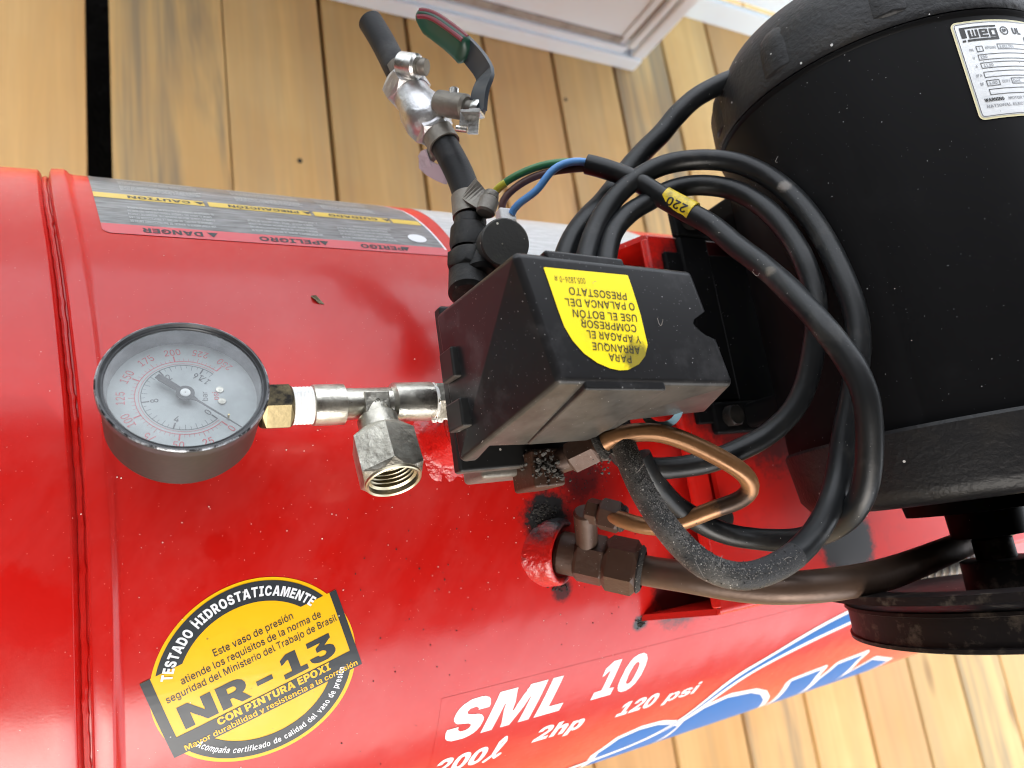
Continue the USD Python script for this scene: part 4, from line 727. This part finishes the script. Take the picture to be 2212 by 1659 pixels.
pg = spline(gp, .0015); k = len(pg); Tg = np.gradient(pg, axis=0); V = []; nn_ = 24
for i in range(k):
    t = unit(Tg[i]); a = unit(at(985, 140, .352) - at(1048, 120, .334)); a = unit(a - t * (a @ t)); b = np.cross(t, a); e = 1. if 1 < i < k - 2 else (.8 if i in (1, k - 2) else .35)
    for q in np.linspace(0, 2 * np.pi, nn_, endpoint=False): V.append(pg[i] + e * (a * .0072 * np.sign(np.cos(q)) * abs(np.cos(q)) ** .6 + b * .0036 * np.sign(np.sin(q)) * abs(np.sin(q)) ** .8))
i, j = np.meshgrid(np.arange(k - 1), np.arange(nn_), indexing='ij'); F = np.stack([i * nn_ + j, i * nn_ + (j + 1) % nn_, (i + 1) * nn_ + (j + 1) % nn_, (i + 1) * nn_ + j], -1).reshape(-1, 4)
F = np.vstack([F[:, [0, 1, 2]], F[:, [0, 2, 3]], [[(k - 1) * nn_, (k - 1) * nn_ + q, (k - 1) * nn_ + q + 1] for q in range(1, nn_ - 1)], [[0, q + 1, q] for q in range(1, nn_ - 1)]])
V = np.array(V); add(BV, 'lever_grip', (V, F), M_grip_green, 'green plastic lever grip with red stripes', smooth=50)
cen = pg[2:k - 2]; Vr = V.reshape(k, nn_, 3)[2:k - 2]
for dv in (unit(EYE - gp[2]), unit(at(990, 70, .345) - at(960, 90, .352)) + .55 * unit(EYE - gp[2])):
    ln = np.array([r_[int(((r_ - c_) @ dv).argmax())] for r_, c_ in zip(Vr, cen)]); ln = np.array([Vr[i][int(((Vr[len(cen) // 2] - cen[len(cen) // 2]) @ dv).argmax())] for i in range(len(cen))])
    add(BV, 'grip_stripe', tube(ln + (ln - cen) / np.linalg.norm(ln - cen, axis=1)[:, None] * -.0006, .0012, 8, False), M_grip_red)
hs2 = [at(880, 192, .366), at(862, 160, .367), at(838, 112, .371), at(812, 66, .376), at(800, 47, .378)]
h2 = add(AC, 'outlet_hose', cat(tube(hs2, .0066, 28), rhull([hs2[-1] + d * .0046 for d in _bs[::7]], .002)), M_hose, 'cut black hose stub beyond the ball valve')
a2 = unit(hs2[2] - hs2[1])
clampring(at(872, 160, .3665), unit(at(858, 132, .369) - at(880, 178, .366)), .0069, .010, M_clamp, (at(865, 140, .356), at(922, 145, .352), .0052), h2, 'zinc worm clamp above the valve')
add(h2, 'clamp_housing', lathe([(0, 0), (0, .0050), (.0012, .0062), (.0105, .0062), (.0118, .0052), (.0118, .0)], at(864, 139, .357), unit(at(922, 147, .350) - at(864, 139, .357)), 32), M_zinc)

# ---------------------------------------------------------------- cables
def dusty_split(pts, r, parent, name, spans): pass
RC_ = .0049
pc_ = thing('power_cord', 'black power cord with stripped coloured wires, yellow tape and crossing loops', 'power cord')
C = [(1268, 357, .352), (1330, 374, .348), (1385, 398, .344), (1440, 430, .340), (1500, 462, .334), (1560, 505, .325), (1610, 548, .315), (1665, 592, .302), (1720, 645, .288), (1775, 702, .276), (1825, 762, .268), (1858, 820, .264), (1878, 890, .263), (1882, 960, .265), (1872, 1035, .269), (1845, 1098, .276), (1800, 1140, .288), (1740, 1163, .300), (1675, 1166, .309), (1600, 1158, .316), (1535, 1138, .318), (1480, 1105, .314), (1435, 1065, .306), (1405, 1030, .300), (1380, 985, .296)]
add(pc_, 'sheath', tube([at(*p) for p in C], RC_, 28, wob=.0022), M_cable, 'black rubber sheath')
cs_ = spline([at(*p) for p in C], .0015); dd = np.linalg.norm(cs_ - at(1470, 446, .337), axis=1); i0 = int(dd.argmin())
add(pc_, 'yellow_tape', tube(cs_[i0 - 6:i0 + 6], RC_ + .0004, 28, False), M_ytape, 'yellow tape band with black print')
tt = cs_[i0 + 1] - cs_[i0 - 1]; tt = unit(tt); nv = unit(EYE - cs_[i0]); nv = unit(nv - tt * (nv @ tt)); bvv = np.cross(nv, tt)
g_ = text('220', .0042, 'Bold', anchor='c')
def wrapc(u, v): a = (v - .002) / (RC_ + .0006); return cs_[i0] + np.outer(u, -tt) + (RC_ + .0006) * (np.outer(np.cos(a), nv) + np.outer(np.sin(a), -bvv))
add(pc_, 'tape_print', sheet(g_, wrapc, .0012), M_labtext)
for nm, m, pts in (('green_wire', M_wgreen, [(1275, 352, .352), (1235, 350, .352), (1170, 358, .352), (1115, 380, .352), (1082, 402, .353), (1070, 415, .354)]), ('brown_wire', M_wbrown, [(1275, 362, .353), (1225, 366, .353), (1165, 378, .353), (1110, 408, .353), (1087, 435, .353), (1084, 455, .353)]), ('blue_wire', M_wblue, [(1275, 353, .351), (1225, 352, .349), (1190, 372, .348), (1160, 410, .349), (1125, 437, .351), (1105, 462, .353)])):
    p = add(pc_, nm, tube([at(*q) for q in pts], .0019, 14), m, nm.replace('_', ' ') + ' core, sheath stripped off')
for (a, b, c) in ((1084, 455, .353), (1104, 460, .353)): add(pc_, 'bare_strands', cat(*[tube([at(a + random.uniform(-3, 3), b, c), at(a + 2 + random.uniform(-7, 7), b + 12, c), at(a + 4 + random.uniform(-9, 9), b + 22, c)], .0005, 6) for _ in range(7)]), M_cu, 'bare copper strand ends')
add(pc_, 'yellow_stripe', tube([at(1092, 396, .3515), at(1078, 406, .3525), at(1070, 415, .3535)], .0020, 14), M_wyel)
mc = thing('motor_cable', 'black rubber motor cable looped between the motor and the switch box', 'cable')
A = [(1592, 171, .383), (1540, 192, .380), (1485, 230, .376), (1430, 285, .372), (1380, 340, .368), (1325, 410, .360), (1275, 465, .350), (1235, 520, .340), (1215, 575, .332), (1215, 640, .322)]
add(mc, 'lead', tube([at(*p) for p in A], .0053, 28, wob=.002), M_cable, 'lead from motor end bell')
B = [(1262, 640, .310), (1262, 580, .320), (1280, 510, .330), (1315, 445, .338), (1370, 390, .344), (1440, 355, .348), (1520, 345, .347), (1600, 355, .342), (1675, 393, .334), (1735, 450, .323), (1785, 525, .312), (1825, 610, .302), (1850, 690, .296), (1852, 780, .292), (1838, 870, .290), (1822, 950, .288), (1812, 1020, .285), (1795, 1085, .280), (1765, 1145, .272), (1715, 1200, .263), (1655, 1234, .256), (1590, 1244, .252), (1525, 1222, .253), (1465, 1170, .258), (1415, 1105, .266), (1378, 1040, .274), (1352, 975, .282), (1335, 925, .290)]
bs = spline([at(*p) for p in B], .0025); ib = int(np.linalg.norm(bs - at(1715, 1200, .263), axis=1).argmin())
add(mc, 'outer_loop', tube(bs[:ib + 1], .0049, 28, False, caps=False), M_cable, 'smooth outer loop')
add(mc, 'dusty_loop', tube(bs[ib:], .0050, 28, False, caps=False), M_cable_dusty, 'lower loop crusted with dust')
D = [(1310, 600, .318), (1318, 530, .328), (1345, 480, .336), (1395, 435, .343), (1460, 408, .347), (1530, 402, .347), (1600, 420, .341), (1660, 460, .331), (1712, 520, .320), (1750, 595, .310), (1765, 680, .305), (1758, 770, .304), (1735, 845, .304), (1695, 905, .305), (1640, 950, .306), (1570, 985, .306), (1500, 1003, .305), (1430, 1010, .303), (1370, 1000, .301), (1330, 965, .299)]
add(mc, 'inner_loop', tube([at(*p) for p in D], .0048, 28, wob=.0022), M_cable, 'inner loop')

_lp = bs[ib:][::-1][2:]
def onloop():
    k_ = int(len(_lp) * min(rng.uniform(0, 1) ** 1.35 * (1. - .35 * rng.uniform(0, 1)), .97)); fr_ = rng.uniform(0, 1); t_ = unit(_lp[min(k_ + 1, len(_lp) - 1)] - _lp[k_ - 1 if k_ else 0]); n_ = unit(np.array([-.25, .35, 1.]) + rng.normal(0, .45, 3)); n_ = unit(n_ - t_ * (n_ @ t_)); return _lp[k_] * (1 - fr_) + _lp[min(k_ + 1, len(_lp) - 1)] * fr_ + n_ * .0050
add(mc, 'dust_crumbs', crumbs(1300, onloop, .00009, .00028), M_dustcrumb, 'dust crumbs caked on the lower loop', smooth=False, kind='stuff'); add(mc, 'dark_crumbs', crumbs(600, onloop, .00012, .0004), M_gritd, smooth=False, kind='stuff')
def ontk(px, py, sp):
    def fn():
        q_ = ontank(px + rng.normal(0, sp), py + rng.normal(0, sp)); return q_
    return fn
def ringpt():
    a_ = rng.uniform(1.6, 4.9); return ontank(1212 + 62 * math.cos(a_) + rng.normal(0, 5), 1186 - 84 * math.sin(a_) + rng.normal(0, 5))
add(AC, 'weld_grime', cat(crumbs(260, ringpt, .0002, .0008), crumbs(160, ontk(1172, 1110, 11), .0003, .0010), crumbs(60, ontk(1384, 1346, 5), .0002, .0008), crumbs(90, ontk(1250, 1040, 22), .0001, .0004)), M_soot, 'flaky black grime round the tank port', smooth=False, kind='stuff')
lint = []
for px_, py_, d_ in [(1300, 925, .279), (1310, 930, .279), (1475, 935, .283), (1485, 940, .284), (1050, 955, .262), (1042, 950, .262), (1330, 985, .274), (1420, 1090, .262), (1500, 1190, .250), (1560, 1200, .248), (1375, 1010, .270), (1618, 1085, .299), (1680, 350, .33), (1640, 590, .300), (1690, 1215, .255), (940, 905, .262), (1350, 800, .262), (1290, 640, .245), (1432, 690, .250)]:
    p_ = at(px_, py_, d_); lint.append(tube([p_, p_ + rng.normal(0, .0012, 3), p_ + rng.normal(0, .0026, 3)], .00009, 4, ds=.0006))
add(None, 'lint', cat(*lint), M_dustcrumb, 'pale lint fibres caught on the switch box and cables', cat='lint', kind='stuff', smooth=False)
# ---------------------------------------------------------------- small litter on the tank
lf = onz(686, 650, .5); q = ontank(686, 650); nrm = unit([0, q[1], q[2] - H]); lu = unit(np.cross(nrm, [0.6, .8, 0])); lv_ = np.cross(nrm, lu)
o = Polygon([(-.0035, 0), (-.001, .0013), (.002, .0011), (.004, -.0004), (.002, -.0012), (-.0015, -.0010)]); v, f_ = trimesh.creation.triangulate_polygon(o.segmentize(.0006), engine='earcut'); v = np.asarray(v)
lp = q + np.outer(v[:, 0], lu) + np.outer(v[:, 1], lv_) + np.outer(.0006 + .0012 * np.sin(v[:, 0] * 900) * .5 + 300 * v[:, 1] ** 2, nrm)
add(None, 'leaf_scrap', (np.vstack([lp, lp - nrm * .0003]), np.vstack([f_, f_[:, ::-1] + len(lp)])), M_leaf, 'small dry leaf scrap lying on the red tank above the gauge', cat='leaf', smooth=True)
def grit(n, mat, lo, hi, where):
    ms = []
    for _ in range(n):
        x, s = where(); r_ = random.uniform(lo, hi); t = trimesh.creation.icosphere(subdivisions=0, radius=r_); vv = np.asarray(t.vertices) * rng.uniform(.5, 1.3, (12, 3)); th = s / R
        ms.append((vv + [x, (R + r_ * .4) * math.sin(th), H + (R + r_ * .4) * math.cos(th)], t.faces))
    return cat(*ms)
add(None, 'pale_grit', grit(230, M_grit, .00012, .00034, lambda: (random.uniform(-.1, .25), random.gauss(-.03, .04))), M_grit, 'pale dust grains scattered over the red tank top', cat='dust', kind='stuff', smooth=False)
add(None, 'dark_grit', grit(110, M_gritd, .00015, .00042, lambda: (random.uniform(.08, .30), random.gauss(-.06, .035))), M_gritd, 'dark grit flecks on the red tank near the fittings', cat='dust', kind='stuff', smooth=False)
